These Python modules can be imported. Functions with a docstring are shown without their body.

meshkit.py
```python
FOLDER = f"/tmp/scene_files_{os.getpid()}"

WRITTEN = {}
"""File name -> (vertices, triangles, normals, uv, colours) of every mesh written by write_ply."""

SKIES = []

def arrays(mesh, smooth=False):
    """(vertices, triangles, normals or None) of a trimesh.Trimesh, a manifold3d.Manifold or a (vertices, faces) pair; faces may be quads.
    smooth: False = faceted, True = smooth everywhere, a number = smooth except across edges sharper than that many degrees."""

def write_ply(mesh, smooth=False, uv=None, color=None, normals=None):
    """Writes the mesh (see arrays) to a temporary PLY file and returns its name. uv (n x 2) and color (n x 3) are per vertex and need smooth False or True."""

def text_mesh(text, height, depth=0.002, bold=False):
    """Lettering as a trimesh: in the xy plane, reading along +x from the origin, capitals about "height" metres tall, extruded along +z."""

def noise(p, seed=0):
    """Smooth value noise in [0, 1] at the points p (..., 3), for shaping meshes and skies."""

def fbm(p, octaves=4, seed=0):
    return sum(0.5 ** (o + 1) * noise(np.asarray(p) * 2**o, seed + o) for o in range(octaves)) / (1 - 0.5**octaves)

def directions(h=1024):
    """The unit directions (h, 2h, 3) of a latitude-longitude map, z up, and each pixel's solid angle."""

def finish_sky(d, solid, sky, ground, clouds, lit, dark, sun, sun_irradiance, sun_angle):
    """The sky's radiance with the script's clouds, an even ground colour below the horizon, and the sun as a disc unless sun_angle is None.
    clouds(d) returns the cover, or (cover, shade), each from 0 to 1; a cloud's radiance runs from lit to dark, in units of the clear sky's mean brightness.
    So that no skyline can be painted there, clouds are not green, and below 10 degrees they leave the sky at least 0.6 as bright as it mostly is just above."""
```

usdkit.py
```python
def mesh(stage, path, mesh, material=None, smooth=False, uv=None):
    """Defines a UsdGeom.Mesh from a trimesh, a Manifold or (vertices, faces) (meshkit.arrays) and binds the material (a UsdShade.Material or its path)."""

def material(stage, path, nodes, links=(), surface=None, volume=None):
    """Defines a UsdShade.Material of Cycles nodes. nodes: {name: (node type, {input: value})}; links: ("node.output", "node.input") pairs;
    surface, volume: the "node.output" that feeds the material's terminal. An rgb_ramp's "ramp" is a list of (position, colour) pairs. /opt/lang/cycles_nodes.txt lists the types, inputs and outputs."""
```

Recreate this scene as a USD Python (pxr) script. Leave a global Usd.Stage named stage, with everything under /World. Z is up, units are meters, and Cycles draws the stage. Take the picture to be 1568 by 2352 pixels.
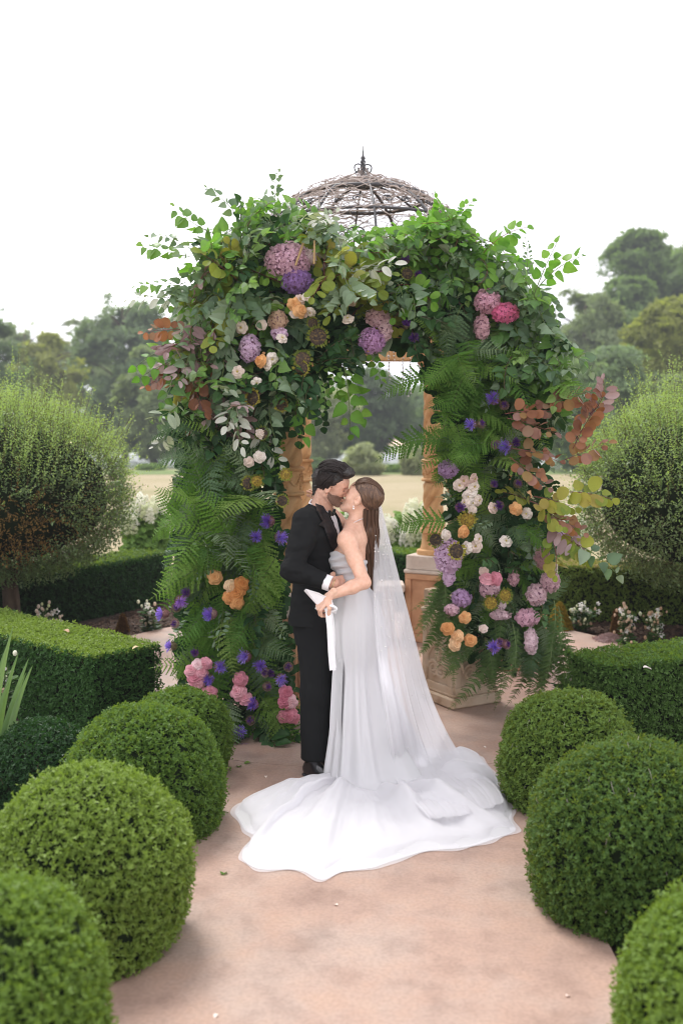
import math, random
import numpy as np, trimesh, usdkit, meshkit
from pxr import Usd, UsdGeom, UsdLux, UsdShade, Gf, Sdf, Vt

stage = Usd.Stage.CreateInMemory()
UsdGeom.SetStageUpAxis(stage, UsdGeom.Tokens.z)
UsdGeom.SetStageMetersPerUnit(stage, 1.0)
UsdGeom.Xform.Define(stage, '/World')
UsdGeom.Scope.Define(stage, '/World/Looks')
PI = math.pi

# ------------------------------------------------------------------ camera, sky, sun, exposure
CAM = np.array([0.0, 0.0, 1.9])
FPX, PX0, PY0 = 2287.0, 784.0, 1176.0
PITCH = math.atan((1176 - 995) / FPX)
cam = UsdGeom.Camera.Define(stage, '/World/Camera')
cam.AddTranslateOp().Set(Gf.Vec3d(*CAM))
cam.AddRotateXOp().Set(90 - math.degrees(PITCH))
cam.CreateFocalLengthAttr(35.0)
cam.CreateHorizontalApertureAttr(24.0)
cam.CreateVerticalApertureAttr(36.0)
cam.CreateClippingRangeAttr(Gf.Vec2f(0.1, 4000))
cam.CreateFStopAttr(1.8)
cam.CreateFocusDistanceAttr(5.65)
cam.CreateExposureAttr(1.14)

SUN = np.array([-0.25, 0.45, 0.86]); SUN /= np.linalg.norm(SUN)
SUN_EL = math.asin(SUN[2]); SUN_ROT = math.atan2(SUN[0], SUN[1])
usdkit.material(stage, '/World/Looks/sky_look', {
    'sky': ('sky_texture', {'sky_type': 'single_scattering', 'sun_disc': False, 'sun_elevation': SUN_EL, 'sun_rotation': SUN_ROT}),
    'tc': ('texture_coordinate', {}),
    'map': ('mapping', {'scale': (1.2, 1.2, 3.0)}),
    'n': ('noise_texture', {'scale': 1.6, 'detail': 4.0, 'roughness': 0.45}),
    'cl': ('rgb_ramp', {'ramp': [(0.40, (4.7, 4.6, 4.8)), (0.50, (5.9, 5.75, 5.95)), (0.62, (12.0, 11.6, 12.1)), (0.80, (17.0, 16.6, 17.0))]}),
    'mx': ('mix_color', {'fac': 0.94, 'use_clamp': True}),
    'bg': ('background_shader', {'strength': 0.1}),
}, [('tc.generated', 'map.vector'), ('map.vector', 'n.vector'), ('n.fac', 'cl.fac'), ('sky.color', 'mx.a'), ('cl.color', 'mx.b'), ('mx.result', 'bg.color')], surface='bg.background')
dome = UsdLux.DomeLight.Define(stage, '/World/sky')
UsdShade.MaterialBindingAPI.Apply(dome.GetPrim()).Bind(UsdShade.Material.Get(stage, '/World/Looks/sky_look'))
dome.GetPrim().SetCustomDataByKey('kind', 'structure')
sun = UsdLux.DistantLight.Define(stage, '/World/sun')
sun.CreateIntensityAttr(0.4); sun.CreateAngleAttr(20.0)
sun.CreateColorAttr(Gf.Vec3f(1.0, 0.97, 0.92))
sun.GetPrim().CreateAttribute('inputs:normalize', Sdf.ValueTypeNames.Bool).Set(True)
zx = SUN  # local +z points towards the sun
xa = np.cross([0, 1, 0], zx); xa /= np.linalg.norm(xa); ya = np.cross(zx, xa)
M4 = Gf.Matrix4d(*[*xa, 0, *ya, 0, *zx, 0, 0, 0, 0, 1])
sun.AddTransformOp().Set(M4)

# ------------------------------------------------------------------ helpers: picture point -> place in the world
def ray(px, py):
    cx, cy = (px - PX0) / FPX, (PY0 - py) / FPX
    c, s = math.cos(PITCH), math.sin(PITCH)
    return np.array([cx, c + cy * s, -s + cy * c])
def at(px, py, Y):
    d = ray(px, py)
    return CAM + d * (Y / d[1])
def gnd(px, py, z=0.0):
    d = ray(px, py)
    return CAM + d * ((z - CAM[2]) / d[2])

# ------------------------------------------------------------------ helpers: prims
USED, LOC = {}, {}
def numbered(parent, name):
    k = (parent, name); n = USED.get(k, -1) + 1; USED[k] = n
    return f'{parent}/{name}' if n == 0 else f'{parent}/{name}_{n:03d}'
def tag(p, label=None, cat=None, group=None, kind=None):
    for k, v in (('label', label), ('category', cat), ('group', group), ('kind', kind)):
        if v: p.SetCustomDataByKey(k, v)
    return p
def pth(o): return o if isinstance(o, str) else str(o.GetPath())
def thing(name, label, cat, loc=(0, 0, 0), group=None, kind=None):
    path = numbered('/World', name)
    x = UsdGeom.Xform.Define(stage, path)
    x.AddTranslateOp().Set(Gf.Vec3d(*map(float, loc)))
    LOC[path] = np.array(loc, float)
    return tag(x.GetPrim(), label, cat, group, kind)
def part(parent, name, mesh, mat, smooth=False, label=None, kind=None):
    """a mesh given in world coordinates, as a child of its thing or part"""
    pp = pth(parent); path = numbered(pp, name)
    off = LOC.get(pp, np.zeros(3)); LOC[path] = off
    v, f = mf(mesh)
    m = usdkit.mesh(stage, path, (v - off, f), MAT(mat), smooth=smooth)
    return tag(m.GetPrim(), label, kind=kind)
def struct(name, mesh, mat, smooth=False, kind='structure', label=None, cat=None):
    path = numbered('/World', name)
    m = usdkit.mesh(stage, path, mf(mesh), MAT(mat), smooth=smooth)
    return tag(m.GetPrim(), label, cat, kind=kind)
def MAT(m): return m if isinstance(m, UsdShade.Material) else UsdShade.Material.Get(stage, f'/World/Looks/{m}')
def mf(mesh):
    if isinstance(mesh, (tuple, list)):
        v, f = np.asarray(mesh[0], float), np.asarray(mesh[1], int)
        if f.shape[1] == 4: f = np.vstack([f[:, [0, 1, 2]], f[:, [0, 2, 3]]])
        return v, f
    return np.asarray(mesh.vertices, float), np.asarray(mesh.faces, int)
def cat(ms):
    vs, fs, n = [], [], 0
    for m in ms:
        v, f = mf(m); vs.append(v); fs.append(f + n); n += len(v)
    return np.vstack(vs), np.vstack(fs)
def box(c, s, rz=0.0, bev=0.0):
    if bev > 0:
        import manifold3d as m3
        s = np.array(s, float); b = min(bev, s.min() * .45)
        pts = []
        for i in range(3):
            e = s / 2 - b; e[i] = s[i] / 2
            pts += [np.array([sx, sy, sz]) * e for sx in (-1, 1) for sy in (-1, 1) for sz in (-1, 1)]
        m = trimesh.convex.convex_hull(np.array(pts))
        v, f = mf(m)
    else:
        v, f = mf(trimesh.creation.box(s))
    c_, s_ = math.cos(rz), math.sin(rz)
    R = np.array([[c_, -s_, 0], [s_, c_, 0], [0, 0, 1]])
    return v @ R.T + np.array(c), f
def tube(P, r, sides=6, cap=True):
    P = np.asarray(P, float); n = len(P)
    r = np.broadcast_to(np.asarray(r, float), (n,))
    t = np.gradient(P, axis=0); t /= np.linalg.norm(t, axis=1, keepdims=True) + 1e-12
    a = np.cross(t, [0, 0, 1.0]); bad = np.linalg.norm(a, axis=1) < .25
    a[bad] = np.cross(t[bad], [1.0, 0, 0]); a /= np.linalg.norm(a, axis=1, keepdims=True) + 1e-12
    for i in range(1, n):                                     # keep the frame from flipping
        b = a[i - 1] - t[i] * np.dot(a[i - 1], t[i]); a[i] = b / (np.linalg.norm(b) + 1e-12)
    b = np.cross(t, a); th = np.arange(sides) * 2 * PI / sides
    v = P[:, None] + r[:, None, None] * (np.cos(th)[None, :, None] * a[:, None] + np.sin(th)[None, :, None] * b[:, None])
    v = v.reshape(-1, 3)
    i, j = np.meshgrid(np.arange(n - 1), np.arange(sides), indexing='ij')
    q = np.stack([i * sides + j, i * sides + (j + 1) % sides, (i + 1) * sides + (j + 1) % sides, (i + 1) * sides + j], -1).reshape(-1, 4)
    f = np.vstack([q[:, [0, 1, 2]], q[:, [0, 2, 3]]])
    if cap:
        v = np.vstack([v, P[:1], P[-1:]]); c0, c1 = len(v) - 2, len(v) - 1
        k = np.arange(sides)
        f = np.vstack([f, np.stack([np.full(sides, c0), (k + 1) % sides, k], 1), np.stack([np.full(sides, c1), (n - 1) * sides + k, (n - 1) * sides + (k + 1) % sides], 1)])
    return v, f
def lathe(prof, sides=24, c=(0, 0, 0)):
    prof = np.array(prof, float); n = len(prof); th = np.arange(sides) * 2 * PI / sides
    v = np.stack([prof[:, None, 0] * np.cos(th), prof[:, None, 0] * np.sin(th), np.repeat(prof[:, 1:2], sides, 1)], -1).reshape(-1, 3) + np.array(c)
    i, j = np.meshgrid(np.arange(n - 1), np.arange(sides), indexing='ij')
    q = np.stack([i * sides + j, i * sides + (j + 1) % sides, (i + 1) * sides + (j + 1) % sides, (i + 1) * sides + j], -1).reshape(-1, 4)
    return v, np.vstack([q[:, [0, 1, 2]], q[:, [0, 2, 3]]])
def ball(c, r, n=2):
    m = trimesh.creation.icosphere(n, 1.0); return np.array(m.vertices) * np.array(r) + np.array(c), np.array(m.faces)
def gridmesh(V):
    """V: (n, m, 3) -> open surface"""
    n, m = V.shape[:2]
    i, j = np.meshgrid(np.arange(n - 1), np.arange(m - 1), indexing='ij')
    q = np.stack([i * m + j, i * m + j + 1, (i + 1) * m + j + 1, (i + 1) * m + j], -1).reshape(-1, 4)
    return V.reshape(-1, 3), np.vstack([q[:, [0, 1, 2]], q[:, [0, 2, 3]]])
def flat(poly, z):
    """a flat sheet from a plan outline"""
    from shapely.geometry import Polygon
    v, f = trimesh.creation.triangulate_polygon(Polygon(poly), engine='earcut')
    return np.column_stack([v, np.full(len(v), z)]), np.asarray(f)
def prism(poly, z0, z1):
    from shapely.geometry import Polygon
    m = trimesh.creation.extrude_polygon(poly if hasattr(poly, 'exterior') else Polygon(poly), z1 - z0, engine='earcut')
    v, f = mf(m); return v + [0, 0, z0], f
def circle(c, r, n=72, a0=0, a1=2 * PI):
    t = np.linspace(a0, a1, n, endpoint=a1 - a0 < 6.28)
    return np.stack([c[0] + r * np.cos(t), c[1] + r * np.sin(t)], 1)
def rotm(ax, ang):
    ax = np.asarray(ax, float); ax = ax / np.linalg.norm(ax); c, s = math.cos(ang), math.sin(ang)
    K = np.array([[0, -ax[2], ax[1]], [ax[2], 0, -ax[0]], [-ax[1], ax[0], 0]])
    return np.eye(3) + s * K + (1 - c) * K @ K
def frame(d, up=(0, 0, 1)):
    """columns x, y, z with x along d and z near up"""
    x = np.asarray(d, float); x = x / np.linalg.norm(x)
    y = np.cross(up, x)
    if np.linalg.norm(y) < 1e-3: y = np.cross((0, 1, 0.1), x)
    y /= np.linalg.norm(y); return np.stack([x, y, np.cross(x, y)], 1)
def place(m, R, t, s=1.0):
    v, f = mf(m); return (v * s) @ np.asarray(R).T + np.asarray(t), f
def spline(P, n=40):
    from scipy.interpolate import CubicSpline
    P = np.asarray(P, float); t = np.r_[0, np.cumsum(np.linalg.norm(np.diff(P, axis=0), axis=1))]
    return CubicSpline(t, P)(np.linspace(0, t[-1], n))
# many small copies joined into one mesh
def scatter(proto, pos, R, s):
    v, f = mf(proto); n, k = len(pos), len(v)
    s = np.broadcast_to(np.asarray(s, float), (n,))
    V = np.einsum('nij,kj->nki', R, v) * s[:, None, None] + pos[:, None]
    F = f[None] + (np.arange(n) * k)[:, None, None]
    return V.reshape(-1, 3), F.reshape(-1, 3)
def frames_rand(rng, normals, spread, n):
    """rotations whose z is near the given normals and whose x is random"""
    z = normals + rng.normal(0, spread, (n, 3)); z /= np.linalg.norm(z, axis=1, keepdims=True)
    x = rng.normal(0, 1, (n, 3)); x -= z * (x * z).sum(1, keepdims=True); x /= np.linalg.norm(x, axis=1, keepdims=True)
    return np.stack([x, np.cross(z, x), z], 2)
def frames_xu(A):
    A = np.array(A, float); x, u = A[:, 0], A[:, 1]
    x = x / np.linalg.norm(x, axis=1, keepdims=True); y = np.cross(u, x); y /= np.linalg.norm(y, axis=1, keepdims=True) + 1e-9
    return np.stack([x, y, np.cross(x, y)], 2)
# class prims and copies of them
def klass(name):
    return str(stage.CreateClassPrim(f'/World/_class_{name}').GetPath())
def copy_of(cls, parent, name, R, t, s=1.0, label=None, kind=None):
    path = numbered(pth(parent), name)
    x = UsdGeom.Xform.Define(stage, path)
    off = LOC.get(pth(parent), np.zeros(3)); t = np.asarray(t, float) - off
    s3 = np.broadcast_to(np.asarray(s, float), (3,))
    A = np.asarray(R) * s3[None, :]
    x.AddTransformOp().Set(Gf.Matrix4d(*A[:, 0], 0, *A[:, 1], 0, *A[:, 2], 0, *t, 1))
    x.GetPrim().GetReferences().AddInternalReference(cls); x.GetPrim().SetInstanceable(True)
    return tag(x.GetPrim(), label, kind=kind)

# ------------------------------------------------------------------ implicit shapes -> meshes (surface nets)
def smin(a, b, k):
    h = np.clip(.5 + .5 * (b - a) / k, 0, 1); return b + (a - b) * h - k * h * (1 - h)
def smax(a, b, k): return -smin(-a, -b, k)
def cone(p, a, b, ra, rb):
    a, b = np.asarray(a, float), np.asarray(b, float); d = b - a
    t = np.clip(((p - a) @ d) / (d @ d), 0, 1)
    return np.linalg.norm(p - a - t[:, None] * d, axis=1) - (ra + (rb - ra) * t)
def chain(p, P, r, k=.02):
    o = cone(p, P[0], P[1], r[0], r[1])
    for i in range(1, len(P) - 1): o = smin(o, cone(p, P[i], P[i + 1], r[i], r[i + 1]), k)
    return o
def ell(p, c, r, R=None):
    q = p - np.asarray(c, float)
    if R is not None: q = q @ R
    r = np.asarray(r, float)
    k0 = np.linalg.norm(q / r, axis=1); k1 = np.linalg.norm(q / r ** 2, axis=1) + 1e-9
    return k0 * (k0 - 1) / k1
def stack(p, zs, cx, cy, rx, ry, pw=2.0):
    z = p[:, 2]; I = lambda a: np.interp(z, zs, a)
    X, Y = np.abs((p[:, 0] - I(cx)) / I(rx)), np.abs((p[:, 1] - I(cy)) / I(ry))
    d = ((X ** pw + Y ** pw) ** (1 / pw) - 1) * np.minimum(I(rx), I(ry))
    return np.maximum(d, np.maximum(zs[0] - z, z - zs[-1]))
def nets(f, lo, hi, h):
    lo, hi = np.asarray(lo, float), np.asarray(hi, float); B = 4
    nb = np.ceil((hi - lo) / (h * B)).astype(int) + 1
    n = nb * B
    ax = [lo[k] + h * (np.arange(nb[k]) * B + (B - 1) / 2) for k in range(3)]
    C = np.stack(np.meshgrid(*ax, indexing='ij'), -1)
    dc = f(C.reshape(-1, 3)).reshape(nb)
    act = np.abs(dc) < h * B * 1.9
    D = np.repeat(np.repeat(np.repeat(np.where(dc < 0, -1.0, 1.0) * h * 9, B, 0), B, 1), B, 2)
    bi = np.argwhere(act); o = np.stack(np.meshgrid(*[np.arange(B)] * 3, indexing='ij'), -1).reshape(-1, 3)
    I = (bi[:, None] * B + o[None]).reshape(-1, 3)
    vals = np.concatenate([f(lo + h * I[i:i + 400000]) for i in range(0, len(I), 400000)])
    D[I[:, 0], I[:, 1], I[:, 2]] = vals
    S = D < 0
    nx, ny, nz = n
    cnt = np.zeros((nx - 1, ny - 1, nz - 1), np.int8)
    offs = [(a, b, c) for a in (0, 1) for b in (0, 1) for c in (0, 1)]
    for a, b, c in offs: cnt += S[a:nx - 1 + a, b:ny - 1 + b, c:nz - 1 + c]
    A = (cnt > 0) & (cnt < 8); cells = np.argwhere(A)
    idx = np.full(A.shape, -1); idx[A] = np.arange(len(cells))
    cv = np.stack([D[cells[:, 0] + a, cells[:, 1] + b, cells[:, 2] + c] for a, b, c in offs], 1)
    co = np.array(offs, float); acc = np.zeros((len(cells), 3)); m = np.zeros(len(cells))
    for i in range(8):
        for j in range(i + 1, 8):
            if np.abs(co[i] - co[j]).sum() == 1:
                va, vb = cv[:, i], cv[:, j]; cr = (va < 0) != (vb < 0)
                t = np.where(cr, va / np.where(cr, va - vb, 1), 0)
                acc += np.where(cr[:, None], co[i] + t[:, None] * (co[j] - co[i]), 0); m += cr
    V = lo + h * (cells + acc / np.maximum(m, 1)[:, None])
    F = []
    for k in range(3):
        a, b = (k + 1) % 3, (k + 2) % 3
        sl0 = [slice(None)] * 3; sl1 = [slice(None)] * 3; sl0[k] = slice(0, -1); sl1[k] = slice(1, None)
        cr = S[tuple(sl0)] != S[tuple(sl1)]
        E = np.argwhere(cr); E = E[(E[:, a] > 0) & (E[:, b] > 0) & (E[:, a] < n[a] - 1) & (E[:, b] < n[b] - 1)]
        def cell(da, db):
            q = E.copy(); q[:, a] -= da; q[:, b] -= db; return idx[q[:, 0], q[:, 1], q[:, 2]]
        q = np.stack([cell(1, 1), cell(0, 1), cell(0, 0), cell(1, 0)], 1)
        neg = S[E[:, 0], E[:, 1], E[:, 2]]
        q[~neg] = q[~neg][:, ::-1]
        F.append(q[(q >= 0).all(1)])
    F = np.vstack(F)
    return V, np.vstack([F[:, [0, 1, 2]], F[:, [0, 2, 3]]])
# ------------------------------------------------------------------ materials
def lk(n): return f'/World/Looks/{n}'
def plain(name, col, rough=.6, spec=.4, **kw):
    return usdkit.material(stage, lk(name), {'p': ('principled_bsdf', {'base_color': col, 'roughness': rough, 'specular_ior_level': spec, **kw})}, [], surface='p.BSDF')
def noisy(name, ramp, scale=8.0, detail=5.0, rough=.7, spec=.3, bump=0.0, bscale=60.0, bdist=.004, stretch=(1, 1, 1), **kw):
    nodes = {'tc': ('texture_coordinate', {}), 'g': ('geometry', {}), 'mp': ('mapping', {'scale': stretch}),
             'n': ('noise_texture', {'scale': scale, 'detail': detail, 'roughness': .6}),
             'r': ('rgb_ramp', {'ramp': ramp}), 'p': ('principled_bsdf', {'roughness': rough, 'specular_ior_level': spec, **kw})}
    links = [('g.position', 'mp.vector'), ('mp.vector', 'n.vector'), ('n.fac', 'r.fac'), ('r.color', 'p.base_color')]
    if bump:
        nodes['bn'] = ('noise_texture', {'scale': bscale, 'detail': 4.0}); nodes['b'] = ('bump', {'strength': bump, 'distance': bdist})
        links += [('mp.vector', 'bn.vector'), ('bn.fac', 'b.height'), ('b.normal', 'p.normal')]
    return usdkit.material(stage, lk(name), nodes, links, surface='p.BSDF')
def leafy(name, ramp, rough=.45, spec=.4, trans=.3, tcol=None, back=None, inst=True):
    """leaf blades: a hue of its own for each leaf, light shining through, optionally a paler underside"""
    tc = tcol or tuple(np.clip(np.array(ramp[len(ramp) // 2][1]) * np.array([1.6, 1.7, .8]), 0, 1))
    nodes = {'g': ('geometry', {}), 'o': ('object_info', {}), 'a': ('math', {'math_type': 'add'}), 'fr': ('math', {'math_type': 'fraction'}),
             'r': ('rgb_ramp', {'ramp': ramp}), 'p': ('principled_bsdf', {'roughness': min(.9, rough + .08), 'specular_ior_level': spec * .45}),
             't': ('translucent_bsdf', {'color': tc}), 'm': ('mix_closure', {'fac': trans})}
    if inst == 2: nodes['sc'] = ('math', {'math_type': 'multiply', 'value2': .22})
    links = ([('g.random_per_island', 'a.value1')] if inst != 2 else [('g.random_per_island', 'sc.value1'), ('sc.value', 'a.value1')]) + [('o.random', 'a.value2'), ('a.value', 'fr.value1'), ('fr.value', 'r.fac'), ('p.BSDF', 'm.closure1'), ('t.BSDF', 'm.closure2')]
    if back:
        nodes['bm'] = ('mix_color', {'b': back}); links += [('r.color', 'bm.a'), ('g.backfacing', 'bm.fac'), ('bm.result', 'p.base_color')]
    else: links.append(('r.color', 'p.base_color'))
    return usdkit.material(stage, lk(name), nodes, links, surface='m.closure')

# ground
usdkit.material(stage, lk('paving'), {
    'g': ('geometry', {}), 'n1': ('noise_texture', {'scale': 1.1, 'detail': 5.0, 'roughness': .62}), 'n2': ('noise_texture', {'scale': 5.0, 'detail': 6.0, 'roughness': .65}),
    'n3': ('noise_texture', {'scale': 70.0, 'detail': 4.0}),
    'r1': ('rgb_ramp', {'ramp': [(.30, (.335, .225, .18)), (.45, (.385, .26, .205)), (.56, (.395, .29, .24)), (.72, (.36, .285, .245))]}),
    'r2': ('rgb_ramp', {'ramp': [(.3, (.72, .70, .70)), (.5, (1, 1, 1)), (.7, (1.1, 1.06, 1.0))]}),
    'r3': ('rgb_ramp', {'ramp': [(.35, (.86, .86, .86)), (.6, (1.04, 1.04, 1.04))]}),
    'm1': ('mix_color', {'blend_type': 'multiply', 'fac': .8}), 'm2': ('mix_color', {'blend_type': 'multiply', 'fac': .8}),
    'rr': ('rgb_ramp', {'ramp': [(.3, (.42, .42, .42)), (.7, (.7, .7, .7))]}),
    'b': ('bump', {'strength': .35, 'distance': .004}), 'ad': ('math', {'math_type': 'add'}),
    'p': ('principled_bsdf', {'specular_ior_level': .4})},
    [('g.position', 'n1.vector'), ('g.position', 'n2.vector'), ('g.position', 'n3.vector'), ('n1.fac', 'r1.fac'), ('n2.fac', 'r2.fac'), ('n3.fac', 'r3.fac'),
     ('r1.color', 'm1.a'), ('r2.color', 'm1.b'), ('m1.result', 'm2.a'), ('r3.color', 'm2.b'), ('m2.result', 'p.base_color'), ('n2.fac', 'rr.fac'), ('rr.color', 'p.roughness'),
     ('n2.fac', 'ad.value1'), ('n3.fac', 'ad.value2'), ('ad.value', 'b.height'), ('b.normal', 'p.normal')], surface='p.BSDF')
noisy('soil', [(.3, (.030, .020, .015)), (.6, (.075, .050, .038))], 14, bump=.8, bscale=40, bdist=.02, rough=.9)
leafy('bark_chip', [(0, (.05, .03, .022)), (.6, (.11, .07, .05)), (1, (.2, .14, .1))], rough=.85, trans=0)
noisy('meadow', [(.25, (.22, .22, .10)), (.45, (.30, .255, .145)), (.6, (.345, .285, .18)), (.8, (.27, .255, .13))], .22, 7, rough=.9, bump=.6, bscale=9, bdist=.05)
noisy('stubble', [(.3, (.58, .42, .26)), (.7, (.66, .50, .33))], .05, 5, rough=.9)
noisy('lawn', [(.3, (.10, .16, .045)), (.7, (.20, .25, .08))], .3, 5, rough=.9)
noisy('hill_wood', [(.3, (.05, .075, .045)), (.7, (.10, .13, .07))], .06, 8, rough=.95)
usdkit.material(stage, lk('water'), {'g': ('geometry', {}), 'n': ('noise_texture', {'scale': .6, 'detail': 3.0}), 'b': ('bump', {'strength': .12, 'distance': .1}),
    'p': ('principled_bsdf', {'base_color': (.16, .19, .13), 'roughness': .12, 'ior': 1.33, 'specular_ior_level': .8})}, [('g.position', 'n.vector'), ('n.fac', 'b.height'), ('b.normal', 'p.normal')], surface='p.BSDF')
# stone and iron
noisy('stone_ochre', [(.28, (.36, .18, .07)), (.5, (.52, .30, .135)), (.72, (.58, .39, .21))], 7, 6, rough=.75, bump=.35, bscale=90, bdist=.003)
noisy('stone_pale', [(.25, (.36, .23, .14)), (.45, (.55, .42, .30)), (.7, (.64, .53, .41))], 6, 6, rough=.8, bump=.4, bscale=80, bdist=.003)
noisy('terracotta', [(.25, (.22, .11, .06)), (.42, (.42, .22, .12)), (.6, (.52, .30, .17)), (.8, (.50, .36, .25))], 4.5, 7, rough=.8, bump=.4, bscale=70, bdist=.004)
noisy('stone_grey', [(.3, (.42, .34, .28)), (.7, (.60, .53, .46))], 6, 6, rough=.8, bump=.3)
noisy('iron', [(.3, (.02, .02, .024)), (.7, (.06, .058, .062))], 20, 4, rough=.5, spec=.5)
leafy('dry_twig', [(0, (.22, .17, .15)), (.3, (.50, .44, .41)), (1, (.70, .65, .63))], rough=.8, trans=0)
noisy('bark', [(.3, (.045, .03, .02)), (.7, (.13, .095, .065))], 18, 6, rough=.9, bump=.8, bscale=50, bdist=.01, stretch=(1, 1, .3))
plain('stem_red', (.16, .045, .035), .5); plain('stem_green', (.11, .16, .045), .55); plain('stem_brown', (.09, .055, .03), .7)
plain('dark_wood', (.025, .018, .013), .8)
# box leaves and trees
leafy('box_leaf', [(0, (.025, .065, .016)), (.35, (.06, .125, .020)), (.65, (.115, .20, .032)), (.90, (.20, .28, .055)), (.95, (.32, .22, .08)), (1, (.42, .30, .14))], rough=.35, spec=.5, trans=.28)
leafy('box_leaf_dry', [(0, (.03, .075, .018)), (.35, (.075, .145, .025)), (.62, (.13, .205, .038)), (.8, (.20, .24, .055)), (.88, (.32, .23, .10)), (1, (.44, .32, .17))], rough=.4, spec=.45, trans=.26)
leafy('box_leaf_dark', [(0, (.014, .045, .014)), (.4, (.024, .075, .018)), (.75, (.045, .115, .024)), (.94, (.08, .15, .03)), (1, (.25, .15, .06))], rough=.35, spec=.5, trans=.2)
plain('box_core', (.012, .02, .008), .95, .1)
leafy('cotoneaster', [(0, (.045, .095, .05)), (.4, (.09, .155, .07)), (.75, (.15, .22, .09)), (1, (.24, .31, .12))], rough=.28, spec=1.1, trans=.3)
leafy('cotoneaster_tip', [(0, (.20, .30, .10)), (1, (.33, .43, .16))], rough=.4, trans=.35)
leafy('cotoneaster_brown', [(0, (.10, .05, .02)), (.6, (.16, .09, .03)), (1, (.16, .13, .03))], rough=.7, trans=.15)
def tree_leaf(name, base, scale=.55):
    b = np.array(base); ramp = [(.28, tuple(b * .45)), (.45, tuple(b * .9)), (.58, tuple(b * 1.25)), (.75, tuple(b * np.array([1.9, 1.75, 1.5])))]
    usdkit.material(stage, lk(name), {'g': ('geometry', {}), 'n': ('noise_texture', {'scale': scale, 'detail': 4.0, 'roughness': .6}), 'm': ('mix_float', {'fac': .34}), 'r': ('rgb_ramp', {'ramp': ramp}),
        'p': ('principled_bsdf', {'roughness': .6, 'specular_ior_level': .2}), 't': ('translucent_bsdf', {'color': tuple(np.clip(b * np.array([2.0, 2.1, 1.2]), 0, 1))}), 'x': ('mix_closure', {'fac': .34})},
        [('g.position', 'n.vector'), ('n.fac', 'm.a'), ('g.random_per_island', 'm.b'), ('m.result', 'r.fac'), ('r.color', 'p.base_color'), ('p.BSDF', 'x.closure1'), ('t.BSDF', 'x.closure2')], surface='x.closure')
for nm_, base in (('tree_grey', (.21, .27, .125)), ('tree_green', (.16, .25, .075)), ('tree_dark', (.13, .195, .09)), ('tree_yellow', (.25, .28, .06)), ('tree_blue', (.19, .27, .14)), ('willow', (.34, .38, .22))): tree_leaf(nm_, base)
# arch foliage
leafy('leaf_green', [(0, (.04, .10, .025)), (.4, (.085, .19, .04)), (.75, (.15, .28, .06)), (1, (.24, .36, .11))], rough=.34, spec=.9, trans=.38, back=(.26, .33, .22))
leafy('leaf_bright', [(0, (.07, .19, .03)), (.5, (.13, .29, .045)), (1, (.22, .38, .06))], rough=.4, spec=.45, trans=.4, back=(.22, .34, .13))
leafy('leaf_grey', [(0, (.06, .115, .06)), (.5, (.13, .205, .11)), (1, (.25, .33, .22))], rough=.34, spec=.9, trans=.26, back=(.32, .37, .28))
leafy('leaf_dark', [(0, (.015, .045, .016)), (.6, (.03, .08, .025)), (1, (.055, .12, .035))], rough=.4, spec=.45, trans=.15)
leafy('leaf_silver', [(0, (.20, .26, .18)), (.5, (.36, .40, .32)), (1, (.55, .55, .50))], rough=.45, spec=.4, trans=.2)
leafy('leaf_olive', [(0, (.12, .19, .03)), (.4, (.19, .25, .04)), (.75, (.28, .29, .05)), (1, (.33, .25, .07))], rough=.4, spec=.45, trans=.35, back=(.34, .34, .22))
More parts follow.
